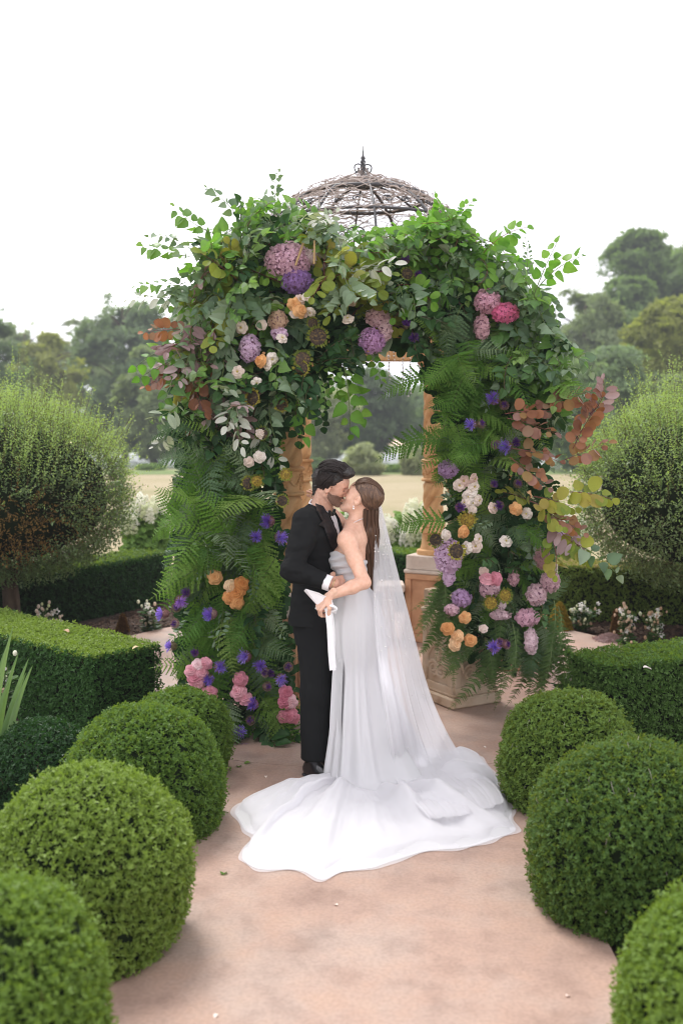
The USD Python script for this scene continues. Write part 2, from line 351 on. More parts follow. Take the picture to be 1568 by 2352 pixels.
leafy('leaf_bronze', [(0, (.13, .06, .045)), (.3, (.27, .11, .05)), (.5, (.25, .17, .06)), (.75, (.24, .15, .14)), (1, (.38, .17, .085))], rough=.42, spec=.5, trans=.3, tcol=(.55, .22, .06), back=(.42, .29, .28))
leafy('leaf_plum', [(0, (.20, .13, .13)), (.5, (.36, .26, .26)), (1, (.50, .40, .40))], rough=.42, spec=.5, trans=.2, tcol=(.4, .2, .15))
leafy('fern', [(0, (.055, .13, .03)), (.4, (.09, .19, .04)), (.75, (.13, .24, .05)), (1, (.21, .30, .075))], rough=.5, spec=.35, trans=.35)
leafy('fern_grey', [(0, (.08, .14, .07)), (.5, (.13, .20, .10)), (1, (.22, .29, .17))], rough=.5, spec=.4, trans=.25)
leafy('fern_soft', [(0, (.045, .10, .03)), (1, (.11, .18, .06))], rough=.55, trans=.3)
# flowers
def petal(name, ramp, trans=.3): return leafy(name, ramp, rough=.6, spec=.25, trans=trans, tcol=tuple(np.clip(np.array(ramp[-1][1]) * 1.05, 0, 1)))
petal('hyd_pink', [(0, (0.651, 0.315, 0.449)), (0.5, (0.752, 0.449, 0.567)), (1, (0.836, 0.634, 0.684))])
petal('hyd_hot', [(0, (.72, .16, .34)), (.6, (.82, .32, .48)), (1, (.88, .52, .60))])
petal('hyd_lilac', [(0, (0.508, 0.34, 0.567)), (0.5, (0.651, 0.449, 0.684)), (1, (0.768, 0.6, 0.752))])
petal('hyd_purple', [(0, (.26, .15, .42)), (.6, (.42, .26, .55)), (1, (.58, .38, .62))])
petal('hyd_orchid', [(0, (0.617, 0.357, 0.634)), (0.5, (0.735, 0.483, 0.735)), (1, (0.836, 0.651, 0.819))])
petal('hyd_tan', [(0, (.50, .30, .19)), (.6, (.68, .46, .33)), (1, (.78, .60, .48))])
petal('hyd_dusty', [(0, (0.432, 0.231, 0.231)), (0.25, (0.6, 0.365, 0.416)), (0.6, (0.752, 0.55, 0.6)), (1, (0.836, 0.718, 0.735))])
petal('hyd_mix', [(0, (0.466, 0.332, 0.567)), (0.35, (0.701, 0.432, 0.584)), (0.7, (0.785, 0.533, 0.634)), (1, (0.852, 0.701, 0.718))])
petal('rose_peach', [(0, (.66, .28, .09)), (.5, (.84, .48, .22)), (1, (.92, .70, .46))], .25)
petal('rose_pink', [(0, (.62, .20, .28)), (.5, (.82, .44, .50)), (1, (.92, .70, .72))], .25)
petal('lis_cream', [(0, (.70, .48, .42)), (.4, (.85, .71, .63)), (1, (.90, .84, .78))], .25)
petal('thistle_violet', [(0, (.20, .12, .58)), (.5, (.31, .25, .78)), (.8, (.44, .38, .88)), (1, (.50, .24, .70))])
petal('thistle_dark', [(0, (.08, .03, .20)), (1, (.20, .08, .34))])
leafy('thistle_bract', [(0, (.12, .12, .05)), (.5, (.26, .20, .14)), (.8, (.30, .12, .17)), (1, (.38, .30, .24))], rough=.5, trans=.1)
noisy('sun_disc', [(.3, (.018, .012, .012)), (.55, (.06, .042, .03)), (.75, (.26, .17, .03))], 90, 3, rough=.8, bump=1.0, bscale=220, bdist=.004)
noisy('sun_disc_olive', [(.3, (.05, .03, .015)), (.5, (.22, .15, .02)), (.75, (.38, .29, .04))], 90, 3, rough=.8, bump=1.0, bscale=220, bdist=.004)
leafy('sun_bract', [(0, (.10, .14, .03)), (.6, (.26, .28, .05)), (1, (.45, .36, .07))], rough=.6, trans=.25)
petal('white_petal', [(0, (.74, .72, .66)), (1, (.86, .85, .82))], .25)
petal('cream_panicle', [(0, (.62, .70, .36)), (.4, (.78, .80, .58)), (1, (.86, .85, .78))], .25)
petal('faded_petal', [(0, (.55, .36, .22)), (.5, (.72, .56, .42)), (1, (.82, .72, .62))], .2)
plain('flower_eye', (.55, .48, .08), .7); plain('cattail', (.44, .30, .15), .8)
# people
usdkit.material(stage, lk('skin_man'), {'g': ('geometry', {}), 'n': ('noise_texture', {'scale': 60.0, 'detail': 3.0}), 'r': ('rgb_ramp', {'ramp': [(.3, (.50, .27, .19)), (.7, (.60, .35, .26))]}),
    'p': ('principled_bsdf', {'roughness': .48, 'specular_ior_level': .4, 'subsurface_weight': .15, 'subsurface_scale': .006, 'subsurface_radius': (1, .35, .2)})}, [('g.position', 'n.vector'), ('n.fac', 'r.fac'), ('r.color', 'p.base_color')], surface='p.BSDF')
usdkit.material(stage, lk('skin_woman'), {'g': ('geometry', {}), 'n': ('noise_texture', {'scale': 50.0, 'detail': 3.0}), 'r': ('rgb_ramp', {'ramp': [(.3, (.60, .345, .245)), (.7, (.68, .42, .31))]}),
    'p': ('principled_bsdf', {'roughness': .45, 'specular_ior_level': .4, 'subsurface_weight': .15, 'subsurface_scale': .006, 'subsurface_radius': (1, .35, .2)})}, [('g.position', 'n.vector'), ('n.fac', 'r.fac'), ('r.color', 'p.base_color')], surface='p.BSDF')
leafy('hair_black', [(0, (.008, .006, .006)), (1, (.035, .025, .022))], rough=.38, spec=.5, trans=0)
noisy('hair_black_mass', [(.3, (.006, .005, .005)), (.7, (.022, .016, .014))], 40, 5, rough=.42, spec=.5, bump=.6, bscale=160, bdist=.004)
noisy('hair_brown_mass', [(.3, (.045, .022, .013)), (.52, (.10, .052, .030)), (.72, (.19, .105, .058))], 30, 5, rough=.4, spec=.5, bump=.6, bscale=140, bdist=.004, stretch=(3, 3, .5))
leafy('hair_brown', [(0, (.045, .022, .013)), (.6, (.10, .052, .03)), (1, (.20, .11, .06))], rough=.38, spec=.5, trans=0)
noisy('beard', [(.35, (.05, .031, .024)), (.50, (.17, .10, .074)), (.68, (.38, .225, .165))], 700, 2, rough=.8)
noisy('suit', [(.3, (.0055, .006, .0065)), (.7, (.009, .0095, .010))], 300, 2, rough=.85, spec=.18,  bump=.15, bscale=900, bdist=.001)
plain('satin_black', (.005, .005, .006), .42, .35); plain('patent', (.004, .004, .005), .08, .6, coat_weight=.6)
plain('shirt', (.80, .79, .82), .7, .2)
usdkit.material(stage, lk('satin_white'), {'g': ('geometry', {}), 'n': ('noise_texture', {'scale': 22.0, 'detail': 4.0}), 'b': ('bump', {'strength': .12, 'distance': .01}),
    'p': ('principled_bsdf', {'base_color': (.60, .595, .61), 'roughness': .5, 'specular_ior_level': .35, 'sheen_weight': .12})}, [('g.position', 'n.vector'), ('n.fac', 'b.height'), ('b.normal', 'p.normal')], surface='p.BSDF')
usdkit.material(stage, lk('tulle'), {'t': ('transparent_bsdf', {'color': (1, 1, 1)}), 'd': ('diffuse_bsdf', {'color': (.84, .83, .85)}), 'tl': ('translucent_bsdf', {'color': (.84, .83, .85)}), 'm1': ('mix_closure', {'fac': .4}),
    'lw': ('layer_weight', {'blend': .3}), 'mr': ('map_range', {'from_min': 0, 'from_max': 1, 'to_min': .42, 'to_max': .86}), 'm': ('mix_closure', {})},
    [('d.BSDF', 'm1.closure1'), ('tl.BSDF', 'm1.closure2'), ('lw.facing', 'mr.value'), ('mr.result', 'm.fac'), ('t.BSDF', 'm.closure1'), ('m1.closure', 'm.closure2')], surface='m.closure')
plain('pearl', (.86, .84, .82), .2, .6); plain('gold', (.75, .58, .3), .25, .5, metallic=1.0); plain('silver', (.8, .8, .82), .2, .5, metallic=1.0)
plain('paper', (.80, .77, .78), .7, .2); plain('lip', (.52, .22, .19), .45); plain('brow_dark', (.02, .014, .012), .8); plain('brow_brown', (.09, .05, .035), .8); plain('lid', (.36, .19, .15), .5)
plain('ribbon', (.80, .80, .81), .55, .3)
leafy('blade', [(0, (.10, .19, .08)), (1, (.19, .29, .13))], rough=.45, trans=.25)
leafy('plant_leaf', [(0, (.025, .07, .022)), (1, (.07, .14, .04))], rough=.4, trans=.2)
leafy('shrub_leaf', [(0, (.07, .15, .03)), (1, (.16, .27, .06))], rough=.4, trans=.3)
leafy('yellow_conifer', [(0, (.12, .09, .015)), (1, (.36, .25, .03))], rough=.6, trans=.15)

usdkit.material(stage, lk('haze_air'), {'v': ('principled_volume', {'color': (.86, .90, .97), 'density': .0011, 'anisotropy': .25})}, [], volume='v.volume')
plain('hydrangea_core', (.32, .18, .26), .9, .1)
leafy('fern_frond', [(0, (.05, .12, .025)), (.4, (.085, .19, .035)), (.75, (.14, .26, .05)), (1, (.22, .32, .08))], rough=.5, spec=.35, trans=.35, inst=2)
leafy('fern_frond_grey', [(0, (.06, .115, .055)), (.5, (.12, .19, .095)), (1, (.22, .29, .17))], rough=.5, spec=.4, trans=.28, inst=2)
# ------------------------------------------------------------------ ground, plaza, path, beds, fields
rng = np.random.default_rng(7)
PC = np.array([0.2, 7.9])                       # centre of the round terrace and of the pavilion
from shapely.geometry import Polygon, Point, LineString
from shapely.ops import unary_union
def P2(a): return Polygon(np.asarray(a)[:, :2])
struct('meadow', flat([(-900, -100), (900, -100), (900, 1190), (-900, 1190)], -0.02), 'meadow')
struct('flower_bed', flat(np.vstack([circle(PC, 7.6, 60)]), 0.0) if False else flat([(-6.5, .2), (6.5, .2), (6.5, 9.4), (3.5, 11.0), (1.2, 11.9), (-.6, 12.0), (-2.4, 11.6), (-6.5, 9.5)], 0.0), 'soil')
R0 = 2.46
path_poly = Polygon([(-.80, -.5), (.98, -.5), (.98, 5.54), (-.80, 5.65)])
plaza_poly = Point(*PC).buffer(R0, 48)
plaza_poly = plaza_poly.difference(path_poly.buffer(.006)) if False else plaza_poly
path_cut = path_poly.difference(plaza_poly.buffer(.007))
path_cut = max(getattr(path_cut, 'geoms', [path_cut]), key=lambda g: g.area)
struct('terrace', prism(plaza_poly, -.08, .03), 'paving')
struct('garden_path', prism(path_cut, -.08, .03), 'paving')
GZ = .03                                        # level of the paving

# a few wood chips on the beds
def leafquad(w=.5, l=1.0, fold=.12, curl=.1, prof=None):
    """a leaf blade along +x, folded along its midrib, with a rounded outline"""
    xs = np.array([0, .10, .28, .52, .76, .92, 1.0]); ws = np.array(prof or [0, .50, .88, 1.0, .80, .45, 0]) * w / 2
    zc = -curl * xs ** 2; k = len(xs)
    mid = np.stack([xs * l, 0 * xs, zc * l], 1)
    L = np.stack([xs * l, ws * l, (zc + fold * ws * 2) * l], 1)[1:-1]; Rr = np.stack([xs * l, -ws * l, (zc + fold * ws * 2) * l], 1)[1:-1]
    f = [(0, 1, k), (0, 2 * k - 2, 1)]
    for i in range(1, k - 2):
        a, b = k + i - 1, 2 * k - 3 + i
        f += [(i, i + 1, a + 1), (i, a + 1, a), (i, b, b + 1), (i, b + 1, i + 1)]
    f += [(k - 2, k - 1, 2 * k - 3), (k - 2, 3 * k - 5, k - 1)]
    return np.vstack([mid, L, Rr]), np.array(f)
TINY = (np.array([[0, 0, 0], [.5, .26, .06], [1, 0, -.03], [.5, -.26, .06]], float), np.array([[0, 2, 1], [0, 3, 2]]))
def bed_points(poly, n):
    x0, y0, x1, y1 = poly.bounds; out = []
    while len(out) < n:
        p = rng.uniform((x0, y0), (x1, y1))
        if poly.contains(Point(*p)): out.append(p)
    return np.array(out)
bedL = Polygon([(-3.2, 8.2), (-1.9, 11.2), (-1.2, 11.2), (-1.2, 10.0), (-2.2, 8.8), (-2.5, 7.9)])
bedR = Polygon([(3.4, 8.0), (3.4, 9.6), (1.8, 10.2), (1.4, 10.5), (1.2, 10.2), (2.3, 9.2), (2.6, 8.3)])
bedN = [Polygon([(-1.7, 3.0), (-.55, 3.0), (-.55, 5.6), (-1.2, 6.2), (-2.2, 6.2)]), Polygon([(.85, 3.0), (1.9, 3.0), (2.6, 5.8), (1.3, 6.0), (.85, 5.7)])]
chips = []
for pl, n in ((bedL, 5000), (bedR, 4500), (bedN[0], 1500), (bedN[1], 1500)):
    p = bed_points(pl.difference(plaza_poly.buffer(.02)).difference(path_poly.buffer(.0)), n); p3 = np.column_stack([p, rng.uniform(.004, .02, n)])
    chips.append(scatter(TINY, p3, frames_rand(rng, np.tile([0, 0, 1.0], (n, 1)), .35, n), rng.uniform(.02, .055, n)))
struct('bark_mulch', cat(chips), 'bark_chip', kind='stuff', label='brown bark chips strewn over the flower beds', cat='mulch')

# far grounds
def strip(y0, y1, x0, x1, z, wob=1.0, n=24, seed=0):
    xs = np.linspace(x0, x1, n); nn = meshkit.noise(np.stack([xs * .07, 0 * xs, 0 * xs + seed], 1), seed) - .5
    return flat(np.vstack([np.stack([xs, y0 + nn * wob], 1), np.stack([xs, y1 + nn * wob * 2], 1)[::-1]]), z)
struct('lawn', strip(46, 52, -45, 55, -.012, 1.5, seed=3), 'lawn')
struct('pond', strip(53, 96, -24, 30, -.008, 3, seed=5), 'water')
struct('far_lawn', strip(98, 160, -200, 200, -.010, 4, seed=6), 'lawn')
struct('stubble_field', strip(165, 900, -300, 300, -.006, 20, seed=8), 'stubble')
hx = np.linspace(-890, 890, 120); hy = np.linspace(800, 1195, 14)
HX, HY = np.meshgrid(hx, hy, indexing='ij')
HZ = (24 + 26 * meshkit.fbm(np.stack([HX * .006, HY * .006, 0 * HX], -1), 4, 3)) * np.clip((HY - 800) / 120, 0, 1) * np.clip(1.3 - np.abs(HX - 60) / 1400, .4, 1)
struct('wooded_hill', gridmesh(np.stack([HX, HY, HZ - .5], -1)), 'hill_wood', smooth=True)

# ------------------------------------------------------------------ clipped hedges and box balls
SPRIG = []
for k in range(5):
    a = k * 2 * PI / 5 * 1.03
    R = rotm((0, 0, 1), a) @ rotm((0, 1, 0), -.55)
    SPRIG.append(place(TINY, R, (0, 0, .25 * (k % 2)), 1.0))
SPRIG3 = cat(SPRIG[:3]); SPRIG = cat(SPRIG)
def surf_leaves(mesh, n, size, spread=.55, jit=.012, seed=0, proto=SPRIG3, inward=.012):
    r = np.random.default_rng(seed); m = trimesh.Trimesh(*mf(mesh), process=False)
    p, fi = trimesh.sample.sample_surface(m, n, seed=seed)
    nn = m.face_normals[fi]
    p = p + nn * (r.normal(0, jit, n) - inward)[:, None]
    tc = CAM - p; tc /= np.linalg.norm(tc, axis=1, keepdims=True); kp = (meshkit.fbm(p * 11 + seed, 3, seed + 2) > .27) & ((nn * tc).sum(1) > -.5); p, nn = p[kp], nn[kp]; n = len(p)
    up = nn * 1.0 + np.array([0, 0, .35]); up /= np.linalg.norm(up, axis=1, keepdims=True)
    return scatter(proto, p, frames_rand(r, up, spread, n), size * r.uniform(.65, 1.3, n))
def lumpy(mesh, amp, freq, seed):
    v, f = mf(mesh); m = trimesh.Trimesh(v, f, process=True); m.merge_vertices()
    d = meshkit.fbm(m.vertices * freq + seed * 7.1, 3, seed) - .5
    return m.vertices + m.vertex_normals * (d * 2 * amp)[:, None], np.array(m.faces)
def stray_twigs(mesh, n, seed, L=(.02, .06)):
    r = np.random.default_rng(seed + 99); m = trimesh.Trimesh(*mf(mesh), process=False)
    p, fi = trimesh.sample.sample_surface(m, n, seed=seed + 5); nn = m.face_normals[fi]; out = []
    for a, b in zip(p, nn):
        d = b * .05 + np.array([r.normal(0, .25), r.normal(0, .25), 1.0]); d -= b * max(0, d @ b) * .85; d /= np.linalg.norm(d)
        l = r.uniform(*L); out.append(tube([a - b * .02 - d * l * .5, a + b * .004, a + b * .008 + d * l * .5], [.0010, .0010, .0006], 3, cap=False))
    return cat(out)
def box_ball(label, x, y, r, top, mat='box_leaf', seed=1, n=25000, leaf=.0158, twigs=50):
    t = thing('box_ball', label, 'topiary', (x, y, 0), 'clipped box balls along the path')
    zc = top - r * 1.02
    m = trimesh.creation.icosphere(5, 1.0); v = np.array(m.vertices)
    z = v[:, 2]
    rad = np.where(z > 0, np.clip(1 - np.abs(z) ** 2.15, 0, 1) ** .5, np.clip(1 - .15 * np.abs(z) ** 2.4, .05, 1))
    ang = np.arctan2(v[:, 1], v[:, 0]); h = np.where(z > 0, zc + r * 1.02 * z, zc + zc * z * .985)
    rad = np.where(z < -.93, rad * np.clip((1 + z) / .07, 0, 1), rad)
    V = np.stack([x + r * rad * np.cos(ang), y + r * rad * np.sin(ang), h], 1)
    shell = lumpy((V, np.array(m.faces)), .034, 5.0, seed)
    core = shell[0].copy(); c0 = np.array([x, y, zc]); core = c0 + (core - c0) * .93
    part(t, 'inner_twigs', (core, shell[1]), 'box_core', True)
    part(t, 'foliage', surf_leaves(shell, n, leaf, .6, .013, seed), mat, kind='stuff')
    if twigs: part(t, 'bare_twigs', stray_twigs(shell, twigs, seed), 'stem_brown' if mat != 'box_leaf_dry' else 'dry_twig', kind='stuff')
    return t
box_ball('large clipped box ball filling the bottom left corner, cut off by the frame', -.985, 2.58, .35, .68, 'box_leaf', 1)
box_ball('big round box ball second from the front on the left of the path', -.935, 3.55, .365, .675, 'box_leaf', 2)
box_ball('box ball third from the front on the left, beside the hem of the white train', -.94, 4.64, .365, .60, 'box_leaf', 3)
box_ball('small box mound half hidden behind the third ball, next to the pillar of flowers', -.89, 5.36, .27, .50, 'box_leaf', 4, 18000)
box_ball('low dark box ball at the left edge, behind the big ones and under the hedge', -1.52, 4.95, .29, .43, 'box_leaf_dark', 5, 16000)
box_ball('bright green box ball at the bottom right corner, cut off by the frame', 1.17, 2.64, .385, .66, 'box_leaf', 6)
box_ball('wide box ball with many dry straw coloured twigs on the right of the path', 1.175, 3.86, .42, .665, 'box_leaf_dry', 7, 29000, twigs=90)
box_ball('dome shaped box ball on the right, touching the right end of the white train', 1.155, 4.93, .345, .595, 'box_leaf_dry', 8, twigs=80)
box_ball('small box ball at the right edge, tucked between the hedge and the dry ball', 1.98, 4.95, .27, .40, 'box_leaf', 9, 15000)

def hedge(label, poly, h, seed, n_per=5200, leaf=.018, mat='box_leaf_dark', top_mat=True, twigs=0):
    pl = Polygon(poly).buffer(-.03).buffer(.03, 3); c = pl.centroid
    t = thing('box_hedge', label, 'hedge', (c.x, c.y, 0), 'clipped box hedges around the terrace')
    core = prism(pl.buffer(-.035), 0, h - .035)
    m = trimesh.Trimesh(*mf(prism(pl, 0.01, h)), process=False)
    v, f = trimesh.remesh.subdivide_to_size(m.vertices, m.faces, .14)
    keep = v[f].mean(1)[:, 2] > .02
    shell = lumpy((v, f[keep]), .014, 4, seed)
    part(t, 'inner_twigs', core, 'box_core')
    mm = trimesh.Trimesh(*shell, process=False); up = mm.face_normals[:, 2] > .6
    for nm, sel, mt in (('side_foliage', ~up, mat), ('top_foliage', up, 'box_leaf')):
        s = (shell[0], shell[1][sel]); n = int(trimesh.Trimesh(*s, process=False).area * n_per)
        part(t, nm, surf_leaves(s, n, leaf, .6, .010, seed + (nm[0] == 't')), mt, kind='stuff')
    if twigs: part(t, 'bare_twigs', stray_twigs((shell[0], shell[1][~up]), twigs, seed), 'stem_brown', kind='stuff')
    return t
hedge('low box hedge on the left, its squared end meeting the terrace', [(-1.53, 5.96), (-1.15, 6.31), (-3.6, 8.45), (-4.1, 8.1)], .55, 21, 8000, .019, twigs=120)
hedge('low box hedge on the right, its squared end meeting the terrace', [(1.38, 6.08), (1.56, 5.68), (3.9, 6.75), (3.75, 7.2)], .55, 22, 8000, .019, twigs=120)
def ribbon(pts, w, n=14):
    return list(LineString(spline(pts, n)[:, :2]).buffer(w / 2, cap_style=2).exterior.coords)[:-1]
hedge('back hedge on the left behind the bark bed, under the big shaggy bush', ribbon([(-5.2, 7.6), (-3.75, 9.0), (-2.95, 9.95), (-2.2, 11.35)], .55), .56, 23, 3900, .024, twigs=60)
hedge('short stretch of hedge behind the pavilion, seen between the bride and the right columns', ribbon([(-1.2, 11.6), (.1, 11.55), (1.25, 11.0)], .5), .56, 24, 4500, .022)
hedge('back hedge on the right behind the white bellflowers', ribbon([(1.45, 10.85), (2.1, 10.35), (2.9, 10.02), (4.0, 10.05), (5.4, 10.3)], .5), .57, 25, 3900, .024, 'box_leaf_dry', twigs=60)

# ------------------------------------------------------------------ shaggy round bushes on a short trunk
def shaggy_bush(label, x, y, r, zc, rz, seed, trunk=True, brown=None):
    g = np.random.default_rng(seed); t = thing('shaggy_bush', label, 'bush', (x, y, 0))
    ic = trimesh.creation.icosphere(4, 1.0); v = np.array(ic.vertices)
    sc = np.where(v[:, 2] > 0, 1 + .10 * v[:, 2], 1.0)[:, None]
    V = np.array([x, y, zc]) + v * sc * np.array([r, r, rz]) * (.84 + .14 * (meshkit.fbm(v * 2.3 + seed, 3, seed) - .5))[:, None]
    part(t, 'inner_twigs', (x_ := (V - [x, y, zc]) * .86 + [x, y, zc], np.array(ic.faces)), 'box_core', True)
    tr = []
    if trunk:
        tr.append(tube(spline([(x, y, -.05), (x + .02, y, .35), (x - .01, y + .02, .62)], 8), np.linspace(.085, .07, 8), 10))
        for k in range(7):
            a = k * .9 + .3; d = np.array([math.cos(a), math.sin(a), 0])
            tr.append(tube(spline([(x, y, .55), np.array([x, y, .72]) + d * .12, np.array([x, y, zc]) + d * r * .5], 7), np.linspace(.045, .015, 7), 6))
        part(t, 'trunk', cat(tr), 'bark', True)
    # long leafy shoots growing out and up, small leaves along each
    m = trimesh.Trimesh(V, ic.faces, process=False); n = 7000
    p, fi = trimesh.sample.sample_surface(m, n, seed=seed); nn = m.face_normals[fi]
    pos, Rs, stems, tip_pos, tip_R, br_pos, br_R = [], [], [], [], [], [], []
    for i in range(n):
        b, nz = p[i], nn[i]
        up = np.clip(nz[2], -.4, 1)
        d = nz * .7 + np.array([0, 0, .32 + .45 * up]) + g.normal(0, .2, 3); d /= np.linalg.norm(d)
        L = g.uniform(.08, .18) * (1 + .9 * max(up, 0)) * (g.uniform(1.4, 2.3) if g.random() < .16 and up > -.2 else 1)
        s0 = b - d * .05
        side = np.cross(d, g.normal(0, 1, 3)); side /= np.linalg.norm(side)
        K = int(L / .019)
        brown_here = brown is not None and np.linalg.norm((b - brown[0]) / brown[1]) < 1 + g.normal(0, .2)
        for k in range(K):
            u = (k + .5) / K; q = s0 + d * (L + .05) * u + np.array([0, 0, -.10 * L * u * u])
            w = side if k % 2 else -side
            F = np.stack([d * .55 + w * .8 + g.normal(0, .25, 3), nz * .3 + np.array([0, 0, 1]) + g.normal(0, .3, 3)])
            if brown_here: br_pos.append(q); br_R.append(F)
            elif u > (.75 - .5 * max(0, min(1, up * 1.6))) and up > -.25: tip_pos.append(q); tip_R.append(F)
            else: pos.append(q); Rs.append(F)
        if g.random() < .4: stems.append(tube([s0, s0 + d * L], [.0022, .0012], 3, cap=False))
    part(t, 'shoots', cat(stems), 'stem_brown', kind='stuff')
    part(t, 'foliage', scatter(TINY, np.array(pos), frames_xu(Rs), g.uniform(.024, .042, len(pos))), 'cotoneaster', kind='stuff')
    part(t, 'young_leaves', scatter(TINY, np.array(tip_pos), frames_xu(tip_R), g.uniform(.018, .030, len(tip_pos))), 'cotoneaster_tip', kind='stuff')
    if br_pos: part(t, 'dead_twigs', scatter(TINY, np.array(br_pos), frames_xu(br_R), g.uniform(.02, .035, len(br_pos))), 'cotoneaster_brown', kind='stuff', label='patch of dead rusty brown twigs')
bl = at(25, 1400, 8.9)
shaggy_bush('shaggy round bush on a short trunk at left, with a rusty dead patch', -3.0, 8.9, 1.20, 1.33, .78, 31, True, (np.array([-2.62, 7.85, 1.12]), np.array([.55, .5, .24])))
shaggy_bush('big shaggy round bush at the right edge, dark and cut off by the frame', 3.30, 9.0, 1.28, 1.30, .84, 32, True)

# ------------------------------------------------------------------ trees
def tree(label, x, y, h, w, mat, seed, cards=5200, size=.34, trunk_r=.3, lobes=14, base=.18, shape='round', name='tree', gap=.5, thin=1.0, lean=0):
    g = np.random.default_rng(seed); t = thing(name, label, 'tree' if 'shrub' not in name else 'shrub', (x, y, 0))
    w = w * 1.12; B = 3
    def env(u):
        if shape == 'round': return np.clip(1 - np.abs((u - .46) / .56) ** 2.4, 0, 1) ** .55
        if shape == 'tiers': return np.clip(1.01 - u, 0, 1) ** .30 * (.75 + .25 * np.clip(u * 6, 0, 1))
        return np.clip(1.05 - u, 0, 1) ** .8
    H0 = h * base
    tr = [tube(spline([(x, y, -.3), (x + g.normal(0, .1), y, h * .35), (x + lean * .8, y, h * .9)], 9), np.linspace(trunk_r, trunk_r * .2, 9), 8)]
    for k in range(lobes):
        u = g.uniform(.05, .9); a = g.uniform(0, 6.28); z1 = H0 + (h - H0) * u; rr = w * float(env(np.array(u))) * .75; z0 = max(.1 * h, z1 - rr * .6)
        tr.append(tube(spline([(x, y, z0), (x + rr * .5 * math.cos(a), y + rr * .5 * math.sin(a), z1 - rr * .12), (x + rr * math.cos(a), y + rr * math.sin(a), z1)], 6), np.linspace(trunk_r * .35, trunk_r * .06, 6), 5))
    part(t, 'trunk', cat(tr), 'bark', True)
    pos, nor, n = [], [], 0
    fr = np.array([1, 1, 2.6]) if shape == 'tiers' else np.array([1, 1, 1.25])
    for _ in range(16):
        u = g.uniform(0, 1, cards * 2); a = g.uniform(0, 6.28, cards * 2); rr = g.uniform(0.12, 1, cards * 2) ** .5
        ns = meshkit.fbm(np.stack([np.cos(a) * 1.6, np.sin(a) * 1.6, u * 4], 1) + seed, 3, seed)
        R_ = w * env(u) * np.clip(.86 + 1.15 * (ns - .5), .35, 1.4)
        q = np.stack([x + lean * u + R_ * rr * np.cos(a), y + R_ * rr * np.sin(a), H0 + (h - H0) * u], 1)
        f1 = meshkit.fbm((q - [x, y, 0]) * fr * (1.9 / w) + seed * 3.3, 4, seed + 4)
        keep = f1 > gap + .06 + (.06 if shape == 'round' else -.03) * u - .05 * (rr < .6)
        q = q[keep]; d = np.stack([np.cos(a), np.sin(a), (u - .4) * 1.5], 1)[keep]; pos.append(q); nor.append(d); n += len(q)
        if n > cards: break
    pos, nor = np.vstack(pos)[:cards], np.vstack(nor)[:cards]
    part(t, 'crown', scatter(SPRAY, pos, frames_rand(g, nor * .6 + np.array([0, 0, .6]), .5, len(pos)), size * g.uniform(.6, 1.35, len(pos))), mat, kind='stuff')
    return t
SPRAY = cat([place(TINY, rotm((0, 0, 1), a) @ rotm((0, 1, 0), b), (0, 0, 0), s) for a, b, s in ((0, .2, 1.15), (2.2, -.2, 1.0), (4.3, .15, 1.05))])
def T(px, py_top, Y, wpx, mat, label, seed, **k):
    c = at(px, py_top, Y); tree(label, c[0], Y, c[2], wpx * Y / FPX / 2, mat, seed, **k)
T(-50, 705, 62, 230, 'tree_dark', 'dark rounded tree at the left edge behind the shaggy bush', 51, gap=.44)
T(55, 735, 95, 210, 'tree_grey', 'pale grey green tree behind the left bush, left of the tall feathery one', 52, gap=.5)
T(105, 770, 70, 190, 'tree_yellow', 'yellow green tree just above the top of the left bush', 53, cards=5200, gap=.46)
T(175, 735, 88, 200, 'tree_grey', 'thin grey tree with bare gaps between two fuller trees on the left', 54, gap=.52, cards=5200)
T(280, 668, 76, 240, 'tree_blue', 'tallest tree on the left, feathery grey green with sky showing through', 55, cards=11000, gap=.49, size=.36, lobes=26, base=.06)
T(350, 800, 66, 180, 'tree_grey', 'lower grey green tree at the right foot of the tallest left tree', 56, gap=.46, base=.06, cards=6500)
T(440, 720, 110, 220, 'tree_grey', 'hazy tree glimpsed behind the left pillar of flowers', 57, gap=.5)
T(715, 850, 70, 210, 'willow', 'pale grey green tree behind the left columns of the pavilion', 58, gap=.44, base=.04, cards=6500)
T(850, 850, 74, 190, 'tree_dark', 'dark blue green tree framed in the middle of the arch', 59, gap=.45, base=.10, cards=7500)
T(985, 885, 82, 190, 'tree_blue', 'grey green tree behind the right columns, beside the pale field', 60, gap=.45, base=.12, cards=6500)
T(1100, 820, 100, 200, 'tree_grey', 'tree hidden mostly behind the right pillar of ferns', 61, gap=.5)
T(1345, 660, 74, 260, 'tree_grey', 'rounded grey green tree right of the arch, below the tall layered tree', 62, gap=.42, cards=11000, base=.03, size=.36)
T(1465, 532, 84, 290, 'tree_green', 'tallest tree on the right with layered boughs standing against the sky', 63, shape='tiers', gap=.47, cards=14000, lobes=30, size=.38, base=.06)
T(1440, 640, 78, 230, 'tree_green', 'full green tree under the layered crown on the right', 68, gap=.38, cards=9000, base=.0, size=.36)
T(1555, 600, 88, 240, 'tree_grey', 'tall soft tree behind the layered ones at the right', 69, gap=.38, cards=9000, base=.0, size=.40)
T(1610, 560, 80, 300, 'tree_green', 'tall layered tree at the right edge beside the tallest one', 64, shape='tiers', gap=.46, cards=10000, lobes=24, size=.38)
T(1545, 690, 56, 300, 'tree_yellow', 'yellow green spreading tree at the right edge, in front of the tall ones', 65, gap=.42, cards=11000, base=.05, size=.28)
T(1400, 800, 50, 300, 'tree_blue', 'broad low grey green tree just behind the right bush', 66, gap=.40, cards=10000, base=.0, size=.24)
